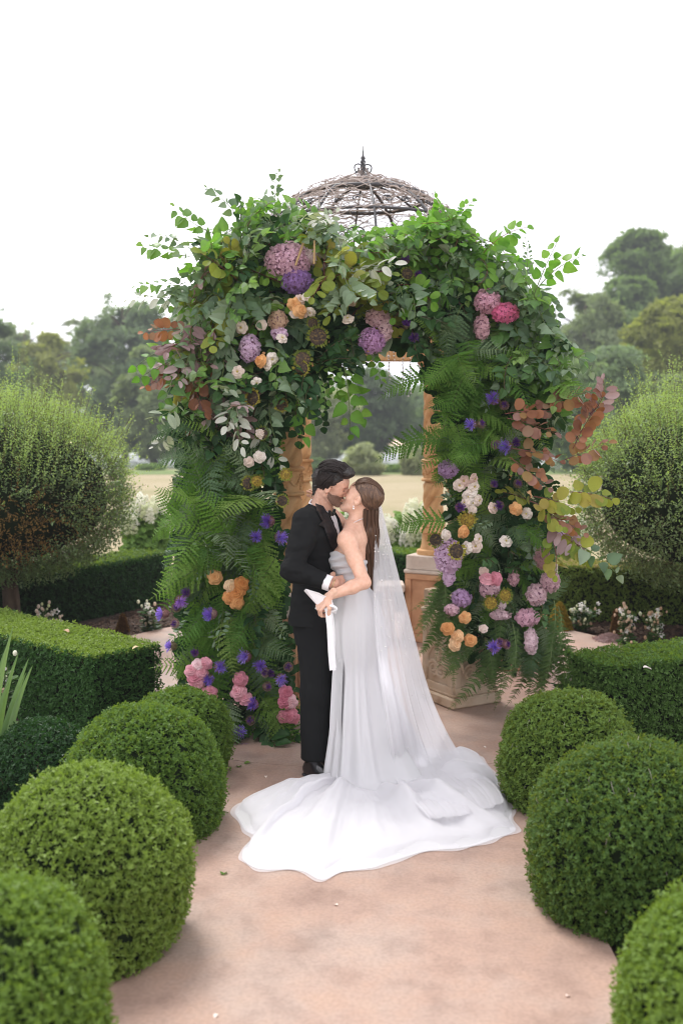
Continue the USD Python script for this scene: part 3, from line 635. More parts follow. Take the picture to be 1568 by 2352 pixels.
T(1560, 850, 46, 220, 'tree_grey', 'low bushy tree above the right bush at the edge', 67, gap=.40, cards=6000, base=.0, size=.24)
T(838, 1020, 46, 88, 'willow', 'round pale willow shrub by the water, right above the groom', 71, name='willow_shrub', base=.0, gap=.34, cards=5000, size=.14, trunk_r=.06, lobes=16)
T(948, 1024, 46, 64, 'willow', 'second round shrub by the water, partly behind the right column', 72, name='willow_shrub', base=.02, gap=.34, cards=3000, size=.16, trunk_r=.06)
for k, (px, w, hh) in enumerate(((720, 90, 1055), (900, 60, 1071), (780, 46, 1078), (1060, 110, 1064), (345, 60, 1068))):
    T(px, hh, 48 + k, w, ['tree_dark', 'tree_green', 'willow', 'tree_green', 'tree_green'][k], ['dark low shrub at the water behind the groom', 'flat green reed clump between the two pale shrubs', 'wispy shrub at the water left of the round pale one', 'low shrub hidden behind the right pillar', 'low scrub at the foot of the trees left of the arch'][k], 80 + k, name='waterside_shrub', base=.02, gap=.36, cards=1800, size=.16, trunk_r=.05, lobes=9)

# haze: one closed box of thin air round everything
zt = 60.0
struct('haze', box((0, 520, zt / 2 - 1.5), (1900, 1400, zt + 3)), 'stem_green', kind='stuff')
_h = stage.GetPrimAtPath('/World/haze'); UsdShade.MaterialBindingAPI(_h).Bind(UsdShade.Material.Get(stage, lk('haze_air'))); tag(_h, 'thin pale haze fading the far trees', 'haze')
# ------------------------------------------------------------------ garden pavilion: six twisted columns, lintels, iron dome
GC = np.array([.232, 7.92]); GR = 1.19
gz = thing('garden_pavilion', 'stone pavilion with twisted columns and an iron dome behind the kissing couple', 'pavilion', (GC[0], GC[1], GZ))
def twisted(c, z0, z1, r, ph=0.0, hand=1):
    nz, nt = 44, 48
    z = np.linspace(z0, z1, nz); th = np.arange(nt) * 2 * PI / nt
    Z, TH = np.meshgrid(z, th, indexing='ij')
    l = np.abs(np.sin(3 * (TH - hand * 8.0 * Z) + ph)) ** .55
    e = np.clip(np.minimum(Z - z0, z1 - Z) / .03, 0, 1)
    Rr = r * (.77 + (.23 * l) * e)
    v = np.stack([c[0] + Rr * np.cos(TH), c[1] + Rr * np.sin(TH), Z], -1).reshape(-1, 3)
    i, j = np.meshgrid(np.arange(nz - 1), np.arange(nt), indexing='ij')
    q = np.stack([i * nt + j, i * nt + (j + 1) % nt, (i + 1) * nt + (j + 1) % nt, (i + 1) * nt + j], -1).reshape(-1, 4)
    return v, np.vstack([q[:, [0, 1, 2]], q[:, [0, 2, 3]]])
def ring(c, z, R, r, n=36): 
    t = np.arange(11) * 2 * PI / 10
    return lathe(np.stack([R + r * np.cos(t), z + r * .8 * np.sin(t)], 1), n, (c[0], c[1], 0))
def spiral(R0, turns, n=40, r0=.012):
    t = np.linspace(0, 1, n); a = t * turns * 2 * PI; rr = R0 * (1 - t) + r0 * t
    return np.stack([rr * np.cos(a), rr * np.sin(a)], 1)
def garland(c, r, z, seed):
    g = np.random.default_rng(seed); out = []
    for k in range(5):
        a0 = k * 2 * PI / 5 + .2
        for i in range(16):
            u = i / 15; a = a0 + (u - .5) * 1.05; zz = z + .045 - .075 * math.sin(PI * u)
            out.append(ball((c[0] + (r + .002) * math.cos(a), c[1] + (r + .002) * math.sin(a), zz), g.uniform(.007, .013), 1))
        for i in range(9):
            a = a0 + .56 + g.normal(0, .08); out.append(ball((c[0] + (r + .002) * math.cos(a), c[1] + (r + .002) * math.sin(a), z + g.uniform(-.05, .055)), g.uniform(.008, .014), 1))
    return cat(out)
pr = []
for k in range(6):
    a = math.radians(-60 + 60 * k + (0 if k < 9 else 0)); c = GC + GR * np.array([math.cos(a), math.sin(a)])
    rz = a; front = k in (0, 4, 5)
    stone = 'stone_pale' if k in (0, 4) else 'terracotta'
    pd = part(gz, 'pedestal', cat([box((c[0], c[1], GZ + .345), (.36, .36, .55), rz, .008)]), stone)
    part(pd, 'plinth', cat([box((c[0], c[1], GZ + .038), (.43, .43, .076), rz, .012), box((c[0], c[1], GZ + .088), (.395, .395, .03), rz, .01)]), stone)
    part(pd, 'cap', cat([box((c[0], c[1], GZ + .635), (.40, .40, .035), rz, .01), box((c[0], c[1], GZ + .715), (.365, .365, .13), rz, .008)]), 'stone_grey' if k not in (0, 4) else 'stone_pale')
    fr = []
    for q in range(4):                                        # a raised frame with mouldings on each face
        R = np.array([[math.cos(rz + q * PI / 2), -math.sin(rz + q * PI / 2), 0], [math.sin(rz + q * PI / 2), math.cos(rz + q * PI / 2), 0], [0, 0, 1]])
        o = np.array([c[0], c[1], GZ + .355])
        for (cy, cz, sy, sz) in ((0, .235, .352, .05), (0, -.235, .352, .05), (-.151, 0, .05, .42), (.151, 0, .05, .42)):
            fr.append(place(box((.186, cy, cz), (.018, sy, sz), 0, .004), R, o))
        if k in (0, 4, 5):
            for sgn in (1, -1):                               # scrollwork carved on the panels
                sp = spiral(.062, 1.9) ; y = sp[:, 0] * sgn + .045 * sgn; zz = sp[:, 1] - .12
                fr.append(place(tube(np.stack([np.full(40, .184), y, zz], 1), np.linspace(.016, .010, 40), 6), R, o))
                S = spline([(.184, .105 * sgn, -.10), (.184, .10 * sgn, .0), (.184, .03 * sgn, .07), (.184, .05 * sgn, .17)], 14)
                fr.append(place(tube(S, np.linspace(.017, .012, 14), 6), R, o))
            for i in range(4): fr.append(place(box((.19, 0, .155 - i * .028), (.025, .11 - .012 * i, .022), 0, .008), R, o))
            fr.append(place(ball((.184, 0, -.02), (.014, .03, .045), 2), R, o)); 
            for i in range(6):
                b_ = i * PI / 3; fr.append(place(ball((.184, .035 * math.cos(b_), .04 + .035 * math.sin(b_)), (.012, .018, .018), 1), R, o))
    part(pd, 'panel_moulding', cat(fr), stone, 30)
    z0 = GZ + .78
    col = part(gz, 'column', cat([twisted(c, z0 + .30, z0 + .66, .094, k), twisted(c, z0 + .86, z0 + 1.58, .094, k)]), 'stone_ochre' if k != 0 else 'stone_pale', True)
    part(col, 'base', lathe([(0, z0), (.145, z0), (.15, z0 + .02), (.145, z0 + .04), (.118, z0 + .05), (.105, z0 + .09), (.100, z0 + .16), (.098, z0 + .19), (.118, z0 + .20), (.118, z0 + .235), (.104, z0 + .245), (.112, z0 + .26), (.11, z0 + .285), (.085, z0 + .30)], 36, (c[0], c[1], 0)), 'stone_pale' if k == 1 else 'stone_ochre', 30)
    part(col, 'ring', ring(c, z0 + .675, .092, .020), 'stone_ochre', True); part(col, 'ring', ring(c, z0 + .845, .092, .020), 'stone_ochre', True)
    part(col, 'band', lathe([(.088, z0 + .66), (.092, z0 + .67), (.092, z0 + .85), (.088, z0 + .86)], 36, (c[0], c[1], 0)), 'stone_ochre', 30)
    part(col, 'carved_garland', garland(c, .092, z0 + .76, k), 'stone_ochre', True)
    part(col, 'capital', lathe([(.085, z0 + 1.57), (.11, z0 + 1.59), (.115, z0 + 1.62), (.10, z0 + 1.64), (.125, z0 + 1.68), (.15, z0 + 1.71), (.15, z0 + 1.735), (0, z0 + 1.735)], 36, (c[0], c[1], 0)), 'stone_ochre', 30)
zb = GZ + .78 + 1.735
for k in range(6):
    a0, a1 = math.radians(-60 + 60 * k), math.radians(60 * k)
    c0, c1 = GC + GR * np.array([math.cos(a0), math.sin(a0)]), GC + GR * np.array([math.cos(a1), math.sin(a1)])
    m, d = (c0 + c1) / 2, c1 - c0; L = np.linalg.norm(d)
    n = np.array([-d[1], d[0]]) / L * .10; e = d / L * .055
    pl = [c0 + n + e * 1.05, c1 + n - e * 1.05, c1 - n + e * .98, c0 - n - e * .98] if False else [c0 + n + e, c1 + n - e, c1 - n + e, c0 - n - e]
    part(gz, 'lintel', prism(pl, zb, zb + .20), 'stone_ochre')
    part(gz, 'lintel_moulding', prism([pl[0] + n * .12, pl[1] + n * .12, pl[2] - n * .12, pl[3] - n * .12], zb + .2, zb + .235), 'stone_ochre')
# iron dome
GC = GC - np.array([.065, 0])
PROF = np.array([(1.10, 2.78), (1.06, 2.98), (.93, 3.28), (.73, 3.54), (.53, 3.69), (.32, 3.79), (.10, 3.84)])
def dome_at(u, a):
    p = spline(PROF, 60); i = np.clip(u, 0, 1) * 59; k = np.minimum(i.astype(int), 58) if hasattr(i, 'astype') else min(int(i), 58)
    q = p[k] + (p[np.minimum(k + 1, 59)] - p[k]) * np.atleast_1d(i - k)[..., None]
    q = q.reshape(-1, 2); a = np.broadcast_to(a, (len(q),))
    return np.stack([GC[0] + q[:, 0] * np.cos(a), GC[1] + q[:, 0] * np.sin(a), q[:, 1]], 1)
for k in range(12):
    part(gz, 'dome_rib', tube(dome_at(np.linspace(0, 1, 26), k * PI / 6 + .08), .0125 if k % 2 == 0 else .009, 6), 'iron', True)
def hoop(u, r):
    t = np.linspace(0, 2 * PI, 73); return tube(dome_at(np.full(73, u), t), r, 6, cap=False)
for u, r in ((.02, .014), (.50, .011), (.74, .016), (.985, .02)): part(gz, 'dome_hoop', hoop(u, r), 'iron', True)
for k in range(12):                                           # scrolls between the ribs
    a = (k + .5) * PI / 6 + .08
    for s, uu, R in ((1, .58, .055), (-1, .58, .055), (1, .34, .07), (-1, .34, .07)):
        sp = spiral(R, 1.6, 26, .008)
        q = dome_at(np.clip(uu + sp[:, 1] * .55, 0, 1), a + s * (.09 + sp[:, 0]) * 1.1)
        part(gz, 'dome_scroll', tube(q, .0055, 5), 'iron', True)
fx, fy = GC
part(gz, 'finial', lathe([(0, 3.80), (.02, 3.80), (.021, 3.93), (.019, 3.97), (.014, 3.985), (.022, 3.995), (.023, 4.005), (.013, 4.018), (.019, 4.028), (.018, 4.037), (.008, 4.048), (.006, 4.075), (0, 4.145)], 16, (fx, fy, 0)), 'iron', True)
for k in range(4):
    a = k * PI / 2 + .15; e = np.array([math.cos(a), math.sin(a), 0]); o = np.array([fx, fy, 0])
    up = [(.018, 3.935), (.04, 3.985), (.062, 3.975), (.066, 3.945), (.050, 3.925), (.037, 3.94), (.043, 3.957)]
    lo = [(.02, 3.935), (.085, 3.905), (.140, 3.86), (.150, 3.825), (.135, 3.795), (.12, 3.81)]
    mi = [(.02, 3.87), (.055, 3.885), (.092, 3.87), (.098, 3.838), (.078, 3.818), (.058, 3.832), (.066, 3.855)]
    for q in (up, lo, mi): part(gz, 'finial_scroll', tube(spline([o + e * r_ + [0, 0, z_] for r_, z_ in q], 30), .0058, 5), 'iron', True)
g = np.random.default_rng(5); tw = []                         # dry climber stems left on the dome
for i in range(560):
    u0 = g.beta(3.2, 1.5) if i < 420 else g.uniform(.2, .7); a0 = g.uniform(0, 2 * PI); L = g.uniform(.06, .26)
    n = 6; t = np.linspace(0, 1, n); da = g.choice([-1, 1]) * g.uniform(.3, 1.0)
    uu = u0 + t * L * g.uniform(-.8, .8) + np.cumsum(g.normal(0, .012, n)); rad = np.interp(np.clip(uu, 0, 1), np.linspace(0, 1, 60), spline(PROF, 60)[:, 0])
    q = dome_at(np.clip(uu, 0, 1), a0 + t * L * da / np.maximum(rad, .25) * 2.2) + np.array([0, 0, g.uniform(-.01, .035)]) + g.normal(0, .008, (n, 3))
    tw.append(tube(q, np.linspace(g.uniform(.003, .006), .0018, n), 4, cap=False))
for i in range(40):
    a = g.uniform(0, 2 * PI); tw.append(tube(spline([(fx + .1 * math.cos(a), fy + .1 * math.sin(a), 3.83), (fx + .05 * math.cos(a + 1), fy + .05 * math.sin(a + 1), 3.87 + g.uniform(0, .04)), (fx + .03 * math.cos(a + 2), fy - .03, 3.9 + g.uniform(0, .06))], 7), .002, 4, cap=False))
part(gz, 'dry_climber_stems', cat(tw), 'dry_twig', kind='stuff')
# strings of cut glass beads inside the arch
for (px, py, L) in ((893, 818, .16), (905, 800, .08), (925, 800, .30), (942, 800, .34), (915, 790, .05)):
    o = at(px, py, 7.2); t = thing('bead_string', f'string of clear beads hanging inside the arch, {["leftmost", "second from left", "third from left", "longest, rightmost", "shortest one"][[893, 905, 925, 942, 915].index(px)]}', 'beads', o, 'bead strings hanging in the arch')
    bs = [ball(o - np.array([g.normal(0, .004), 0, L * i / max(1, int(L / .022))]), .0065 if i else .011, 1) for i in range(int(L / .022) + 1)]
    part(t, 'bead', cat(bs), 'pearl', True); part(t, 'wire', tube([at(px, py - 20, 7.2), o - [0, 0, L]], .0012, 3), 'iron')
# pale stone bench between the two back pedestals
bx = thing('stone_bench', 'pale stone bench between the back pedestals, its end showing right of the veil', 'bench', (GC[0], 8.93, GZ))
part(bx, 'seat', box((GC[0], 8.95, .515), (.80, .30, .065), 0, .01), 'stone_grey')
for s in (-1, 1): part(bx, 'support', box((GC[0] + s * .26, 8.97, .255), (.10, .22, .452), 0, .01), 'stone_grey')
# ------------------------------------------------------------------ the flower arch
from pxr import Usd
def proj(p):
    q = np.atleast_2d(p) - CAM; c, s = math.cos(PITCH), math.sin(PITCH)
    f = q[:, 1] * c - q[:, 2] * s; u = q[:, 1] * s + q[:, 2] * c
    return np.stack([PX0 + FPX * q[:, 0] / f, PY0 - FPX * u / f], 1)
rg = np.random.default_rng(11)
arch = thing('flower_arch', 'lush arch of ferns, leafy branches, hydrangeas, thistles and roses framing the couple', 'flower arch', (.2, 6.4, GZ))
def cls_mesh(cls, name, mesh, mat, smooth=False, kind=None):
    n = USED.get((cls, name), -1) + 1; USED[(cls, name)] = n
    tag(usdkit.mesh(stage, f'{cls}/{name}' + ('' if n == 0 else f'_{n:03d}'), mf(mesh), MAT(mat), smooth=smooth).GetPrim(), kind=kind)
# --- branch kinds: along +x, leaf faces towards +z
def branch_class(name, mat, stem, leaf, size, n, L, seed, single=False, droop=.12, spread=.9, pairs=False):
    cls = klass(name); g = np.random.default_rng(seed)
    P = spline([(0, 0, 0), (L * .5, g.normal(0, .02), .02 * L), (L, g.normal(0, .04), -droop * L)], 12)
    cls_mesh(cls, 'stem', tube(P, np.linspace(.0034, .0012, 12), 4, cap=False), stem)
    ms = []
    for i in range(n):
        u = .12 + .88 * (i + .5) / n; k = min(int(u * 11), 10); p = P[k] + (P[k + 1] - P[k]) * (u * 11 - k); d = P[k + 1] - P[k]; d /= np.linalg.norm(d)
        sd = 1 if i % 2 else -1; last = i == n - 1
        x = d * (1.2 if last else .55) + np.array([0, sd * spread * (0 if last else 1), g.normal(-.1, .28)]) + g.normal(0, .16, 3)
        F = frame(x, np.array([0, 0, 1]) + g.normal(0, .45, 3))
        s = size * g.uniform(.75, 1.2) * (1 - .35 * u * (u > .75))
        ms.append(place(leaf, F, p + F[:, 0] * .012, s))
        if single: cls_mesh(cls, 'leaf', ms[-1], mat, True)
    if not single: cls_mesh(cls, 'leaves', cat(ms), mat, kind='stuff')
    return cls
ROUND, OVAL, HEART, LANCE = leafquad(.86, 1, .10, .10, [0, .46, .82, 1.0, .93, .62, 0]), leafquad(.52, 1, .14, .14), leafquad(.82, 1, .16, .24, [0, .78, 1.0, .86, .52, .2, 0]), leafquad(.30, 1, .1, .1)
KINDS = {
    'green': ('leaf_green', 'stem_green', HEART, .078, 11, .33), 'bright': ('leaf_bright', 'stem_red', ROUND, .078, 11, .31), 'grey': ('leaf_grey', 'stem_green', HEART, .078, 11, .33),
    'dark': ('leaf_dark', 'stem_brown', HEART, .092, 9, .30), 'silver': ('leaf_silver', 'stem_green', OVAL, .092, 9, .30), 'olive': ('leaf_olive', 'stem_red', ROUND, .088, 10, .27),
    'bronze': ('leaf_bronze', 'stem_red', ROUND, .074, 13, .32), 'plum': ('leaf_plum', 'stem_red', OVAL, .095, 9, .24), 'small': ('leaf_grey', 'stem_green', OVAL, .036, 18, .30), 'lance': ('leaf_grey', 'stem_green', LANCE, .085, 14, .30),
    'lime': ('leaf_bright', 'stem_green', HEART, .080, 9, .34)}
CLS = {}
for i, (k, v) in enumerate(KINDS.items()):
    CLS[k] = [branch_class(f'{k}_branch_{j}', *v, seed=100 + i * 7 + j) for j in range(3)]
    CLS[k + '1'] = [branch_class(f'{k}_sprig_{j}', *v, seed=300 + i * 7 + j, single=True) for j in range(2)]
def pinna(teeth=5, w=.17):
    """one side leaflet of a fern along +x with a toothed edge"""
    V, F = [[0, 0, 0]], []
    for q in range(teeth):
        u0, u1 = q / teeth, (q + 1) / teeth; h = w * (1 - .75 * u0)
        n = len(V); V += [[u0 + .06, h * .55, .02], [u0 + .20, h, .01 - .05 * u0], [u1, h * .35, .02 - .05 * u1], [u0 + .06, -h * .55, .02], [u0 + .20, -h, .01 - .05 * u0], [u1, -h * .35, .02 - .05 * u1], [u0, 0, -.05 * u0], [min(1, u1 + .04), 0, -.06 * u1]]
        F += [[n + 6, n + 1, n], [n + 6, n + 2, n + 1], [n + 6, n + 7, n + 2], [n + 6, n + 3, n + 4], [n + 6, n + 4, n + 5], [n + 6, n + 5, n + 7]]
    return np.array(V, float), np.array(F)
def fern_class(name, mat, L, w, n, seed, droop=.25, pw=.17):
    cls = klass(name); g = np.random.default_rng(seed)
    P = spline([(0, 0, 0), (L * .5, 0, .05 * L), (L, g.normal(0, .03), -droop * L)], 40)
    cls_mesh(cls, 'stem', tube(P[::3], np.linspace(.0028, .0008, len(P[::3])), 3, cap=False), 'stem_green')
    pos, xu, sz = [], [], []
    for i in range(n):
        u = .10 + .89 * i / n; k = int(u * 39); p = P[k]; d = P[min(k + 1, 39)] - P[max(k - 1, 0)]; d /= np.linalg.norm(d)
        ln = w * (math.sin(PI * min(1, (u + .15) / 1.15) ** .85) ** .7 * (1 - .2 * u) + .05)
        for sd in (-1, 1):
            x = d * .5 + np.array([0, sd, -.10]) + g.normal(0, .08, 3)
            pos.append(p); xu.append((x, np.array([0, 0, 1]) + g.normal(0, .22, 3))); sz.append(ln * g.uniform(.9, 1.1))
    pos.append(P[-2]); xu.append((P[-1] - P[-3], np.array([0, 0, 1.0]))); sz.append(w * .25)
    cls_mesh(cls, 'blade', scatter(pinna(5, pw), np.array(pos), frames_xu(xu), np.array(sz)), mat, kind='stuff')
    return cls
PIN = (np.array([[0, 0, 0], [.5, .17, .03], [1, 0, -.05], [.5, -.17, .03]], float), np.array([[0, 2, 1], [0, 3, 2]]))
CLS['fern'] = [fern_class(f'fern_{j}', 'fern_frond', .44, .125, 17, 400 + j, .15 + .1 * j, .15) for j in range(3)]
CLS['fern_grey'] = [fern_class(f'grey_fern_{j}', 'fern_frond_grey', .38, .10, 16, 420 + j, .2 + .1 * j, .16) for j in range(3)]
CLS['soft'] = [fern_class(f'trailing_fern_{j}', 'fern_soft', .42, .05, 24, 440 + j, .05, .16) for j in range(2)]

# --- flowers: faces towards +z
def hydrangea(rx, ry, seed, big=.0185):
    g = np.random.default_rng(seed); A = 4 * PI * ((rx + ry) / 2) ** 2 * .62; n = int(A / (big * .70) ** 2)
    i = np.arange(n) + .5; ph = np.arccos(1 - 1.35 * i / n); th = PI * (1 + 5 ** .5) * i
    d = np.stack([np.cos(th) * np.sin(ph), np.sin(th) * np.sin(ph), np.cos(ph)], 1) + g.normal(0, .05, (n, 3)); d /= np.linalg.norm(d, axis=1, keepdims=True)
    rz = min(rx, ry); p = d * np.array([rx, ry, rz]) * g.uniform(.84, 1.07, (n, 1))
    pet = (np.array([[.05, 0, 0], [.32, .34, .10], [.85, .40, .06], [1, 0, -.04], [.85, -.40, .06], [.32, -.34, .10]]), np.array([[0, 3, 1], [1, 3, 2], [0, 5, 3], [5, 4, 3]]))
    flo = cat([place(pet, rotm((0, 0, 1), k * PI / 2), (0, 0, 0)) for k in range(4)])
    return scatter(flo, p, frames_rand(g, d, .48, n), big * .62 * g.uniform(.8, 1.2, n))
def rosette(R, turns, seed, dome=.5, step=.26, ruffle=.05, hole=.0):
    """a full bloom: overlapping petal edges in a spiral from the heart outwards"""
    g = np.random.default_rng(seed); nr, nt = 44, 64; ph = g.uniform(0, 6.28, 12)
    rho, th = np.meshgrid(np.linspace(0.015, 1, nr), np.linspace(0, 2 * PI, nt + 1), indexing='ij')
    r_ = rho * (1 + .06 * np.sin(5 * th + ph[0]) * rho + .05 * np.sin(3 * th + ph[1]) * rho)
    phase = r_ ** .85 * turns - th / (2 * PI); k = np.floor(phase); fr = phase - k
    lob = .35 * np.abs(np.sin((2.5 + .5 * (k % 3)) * th / 1.0 + ph[(k.astype(int)) % 12]))
    z = R * (dome * (1 - rho ** 2.2) + step * (fr ** 1.5 - lob * fr) + ruffle * np.sin(9 * th + ph[3] + k) * rho ** 3 - .45 * rho ** 6 - hole * np.exp(-(rho / .22) ** 2))
    rim = R * rho * (1 + .07 * np.sin(5 * th + ph[4]) * rho ** 2)
    V = np.stack([rim * np.cos(th), rim * np.sin(th), z], -1)
    vv, ff = gridmesh(V); kk, tt = k.reshape(-1)[ff].max(1), th.reshape(-1)[ff].mean(1)   # every petal its own island
    key = kk * 16 + np.floor((tt * (2.5 + .5 * (kk % 3)) / PI + kk * .37)); ms = []
    for u_ in np.unique(key): f_ = ff[key == u_]; w_, inv = np.unique(f_, return_inverse=True); ms.append((vv[w_], inv.reshape(-1, 3)))
    for j in range(6):                                         # loose outer petals
        a = 2 * PI * j / 6 + g.normal(0, .15); S, t = np.meshgrid(np.linspace(-1, 1, 6), np.linspace(0, 1, 5), indexing='ij')
        an = a + S * .62 * (1 - .3 * t); rr = R * (.55 + .62 * t * (1 - .18 * S ** 2)); zz = R * (-.42 + .26 * np.sin(t * 2.6) - .12 * S ** 2)
        ms.append(gridmesh(np.stack([rr * np.cos(an), rr * np.sin(an), zz], -1)))
    return cat(ms)
def thistle(seed):
    g = np.random.default_rng(seed); n = 170; a = g.uniform(0, 2 * PI, n); e = g.beta(1.2, 1.0, n) * 1.25
    ms = []
    for i in range(n):
        d = np.array([math.cos(a[i]) * math.sin(e[i]), math.sin(a[i]) * math.sin(e[i]), math.cos(e[i]) + .15]); d /= np.linalg.norm(d)
        b = np.array([math.cos(a[i]), math.sin(a[i]), 0]) * .012 * (e[i] / 1.25); L = g.uniform(.028, .040)
        s = np.cross(d, g.normal(0, 1, 3)); s *= .0013 / np.linalg.norm(s)
        ms.append((np.array([b - s, b + s, b + d * L + s * .8, b + d * L - s * .8]), np.array([[0, 1, 2], [0, 2, 3]])))
    return cat(ms)
def thistle_bulb(seed):
    g = np.random.default_rng(seed); ms = [ball((0, 0, -.020), (.020, .020, .023), 2)]
    for r in range(5):
        for j in range(11):
            t = r / 5; a = 2 * PI * (j + .5 * (r % 2)) / 11; z = -.040 + .038 * t; rad = .0215 * math.sin(min(1.0, .35 + t) * 1.5)
            d = np.array([math.cos(a), math.sin(a), 1.1]); F = frame(d, (math.cos(a), math.sin(a), -.3))
            ms.append(place(TINY, F, np.array([math.cos(a) * rad, math.sin(a) * rad, z]), .017 * g.uniform(.9, 1.2)))
    return cat(ms)
def sunflower(cls, R, seed, disc):
    g = np.random.default_rng(seed); th, rr = np.meshgrid(np.linspace(0, 2 * PI, 33), np.linspace(0, 1, 12), indexing='ij')
    z = R * (.24 * np.cos(rr * 1.5) - .04) + R * .05 * meshkit.noise(np.stack([rr * np.cos(th) * 9, rr * np.sin(th) * 9, 0 * rr + seed], -1), seed)
    cls_mesh(cls, 'disc', gridmesh(np.stack([R * rr * np.cos(th), R * rr * np.sin(th), z], -1)), disc, True)
    ms = [ball((0, 0, -.012), (R * 1.0, R * 1.0, R * .33), 2)]
    for ring in range(2):
        for j in range(24):
            a = 2 * PI * j / 24 + g.normal(0, .1) + ring * .13; e = g.normal(.25 + .5 * ring, .3)
            d = np.array([math.cos(a), math.sin(a), e]); F = frame(d, (0, 0, 1)) @ rotm((1, 0, 0), g.normal(0, .5))
            ms.append(place(TINY, F, np.array([math.cos(a), math.sin(a), 0]) * R * .93, R * g.uniform(.34, .68)))
    cls_mesh(cls, 'bracts', cat(ms), 'sun_bract')
def bell(cls, seed):
    ms = []
    for j in range(5):
        a = 2 * PI * j / 5; S, t = np.meshgrid(np.linspace(-1, 1, 3), np.linspace(0, 1, 5), indexing='ij')
        w = .62 * np.clip(1.15 - t ** 3 * 1.1, .05, 1); rad = .30 + .25 * t + .6 * np.clip(t - .6, 0, 1)
        an = a + S * w; ms.append(gridmesh(np.stack([rad * np.cos(an), rad * np.sin(an), -.6 + 1.0 * t - .4 * np.clip(t - .7, 0, 1)], -1)))
    cls_mesh(cls, 'petals', place(cat(ms), np.eye(3), (0, 0, 0), .036), 'white_petal', True)
FC = {}
for nm, mt in (('peach_rose', 'rose_peach'), ('pink_rose', 'rose_pink'), ('cream_rose', 'lis_cream')):
    FC[nm] = []
    for j in range(3):
        c = klass(f'{nm}_{j}'); cls_mesh(c, 'petals', rosette(.038, 4.2, 500 + j), mt, 40)
        cls_mesh(c, 'sepals', cat([place(LANCE, frame((math.cos(a), math.sin(a), -.3)), (0, 0, -.014), .03) for a in np.arange(5) * 1.257]), 'leaf_dark'); FC[nm].append(c)
FC['lisianthus'] = []
for j in range(3):
    c = klass(f'lisianthus_{j}'); cls_mesh(c, 'petals', rosette(.034, 2.4, 520 + j, .12, .26, .10, .35), 'lis_cream', 40); cls_mesh(c, 'eye', ball((0, 0, .0), (.005, .005, .009), 1), 'flower_eye', True); FC['lisianthus'].append(c)
FC['thistle'], FC['thistle_dark'], FC['thistle_bud'] = [], [], []
for j in range(3):
    c = klass(f'thistle_{j}'); cls_mesh(c, 'florets', thistle(540 + j), 'thistle_violet' if j < 2 else 'thistle_dark'); cls_mesh(c, 'bracts', thistle_bulb(545 + j), 'thistle_bract'); FC['thistle' if j < 2 else 'thistle_dark'].append(c)
c = klass('thistle_bud'); cls_mesh(c, 'florets', place(thistle(549), np.diag([.6, .6, .35]), (0, 0, 0)), 'thistle_dark'); cls_mesh(c, 'bracts', thistle_bulb(548), 'thistle_bract'); FC['thistle_bud'].append(c)
for nm, dsc in (('sunflower', 'sun_disc'), ('sunflower_olive', 'sun_disc_olive')):
    FC[nm] = []
    for j in range(2): c = klass(f'{nm}_{j}'); sunflower(c, .045, 560 + j, dsc); FC[nm].append(c)
FC['bellflower'] = [klass('bellflower')]; bell(FC['bellflower'][0], 1)

def frontY(px, py):
    if py > 1330: return 5.98 if px < 800 else 6.28
    if px < 800: return np.interp(py, [500, 800, 1000, 1330], [6.25, 6.12, 6.08, 6.0])
    return np.interp(py, [500, 900, 1330], [6.30, 6.22, 6.26])
FL = []                                                       # flower places: px, py, radius in px, Y
def face(px, py, tilt=None):
    d = np.array([rg.normal(0, .28), -1, .30 + rg.normal(0, .25)]) if tilt is None else np.array(tilt, float)
    z = d / np.linalg.norm(d); x = np.cross((0, 0, 1), z); x /= np.linalg.norm(x)
    return np.stack([x, np.cross(z, x), z], 1)
NAMES = {'thistle_dark': 'thistle', 'thistle_bud': 'thistle_bud', 'sunflower_olive': 'sunflower_head', 'sunflower': 'sunflower_head', 'cream_rose': 'rose', 'peach_rose': 'rose', 'pink_rose': 'rose'}
LBL = {'thistle': 'violet thistle flower', 'thistle_dark': 'deep purple thistle flower', 'thistle_bud': 'brown thistle head gone over', 'peach_rose': 'peach rose', 'pink_rose': 'pink rose', 'cream_rose': 'cream pink rose', 'lisianthus': 'cream lisianthus bloom', 'sunflower': 'dried dark sunflower head', 'sunflower_olive': 'dried olive brown sunflower head'}
def flower(kind, px, py, s=1.0, tilt=None, dY=0.0, r_px=12):
    Y = frontY(px, py) - .05 + dY; p = at(px, py, Y)
    FL.append((px, py, r_px * s, Y))
    R = face(px, py, tilt) @ rotm((0, 0, 1), rg.uniform(0, 6.28))
    return copy_of(FC[kind][rg.integers(len(FC[kind]))], arch, NAMES.get(kind, kind), R, p, s, LBL.get(kind))
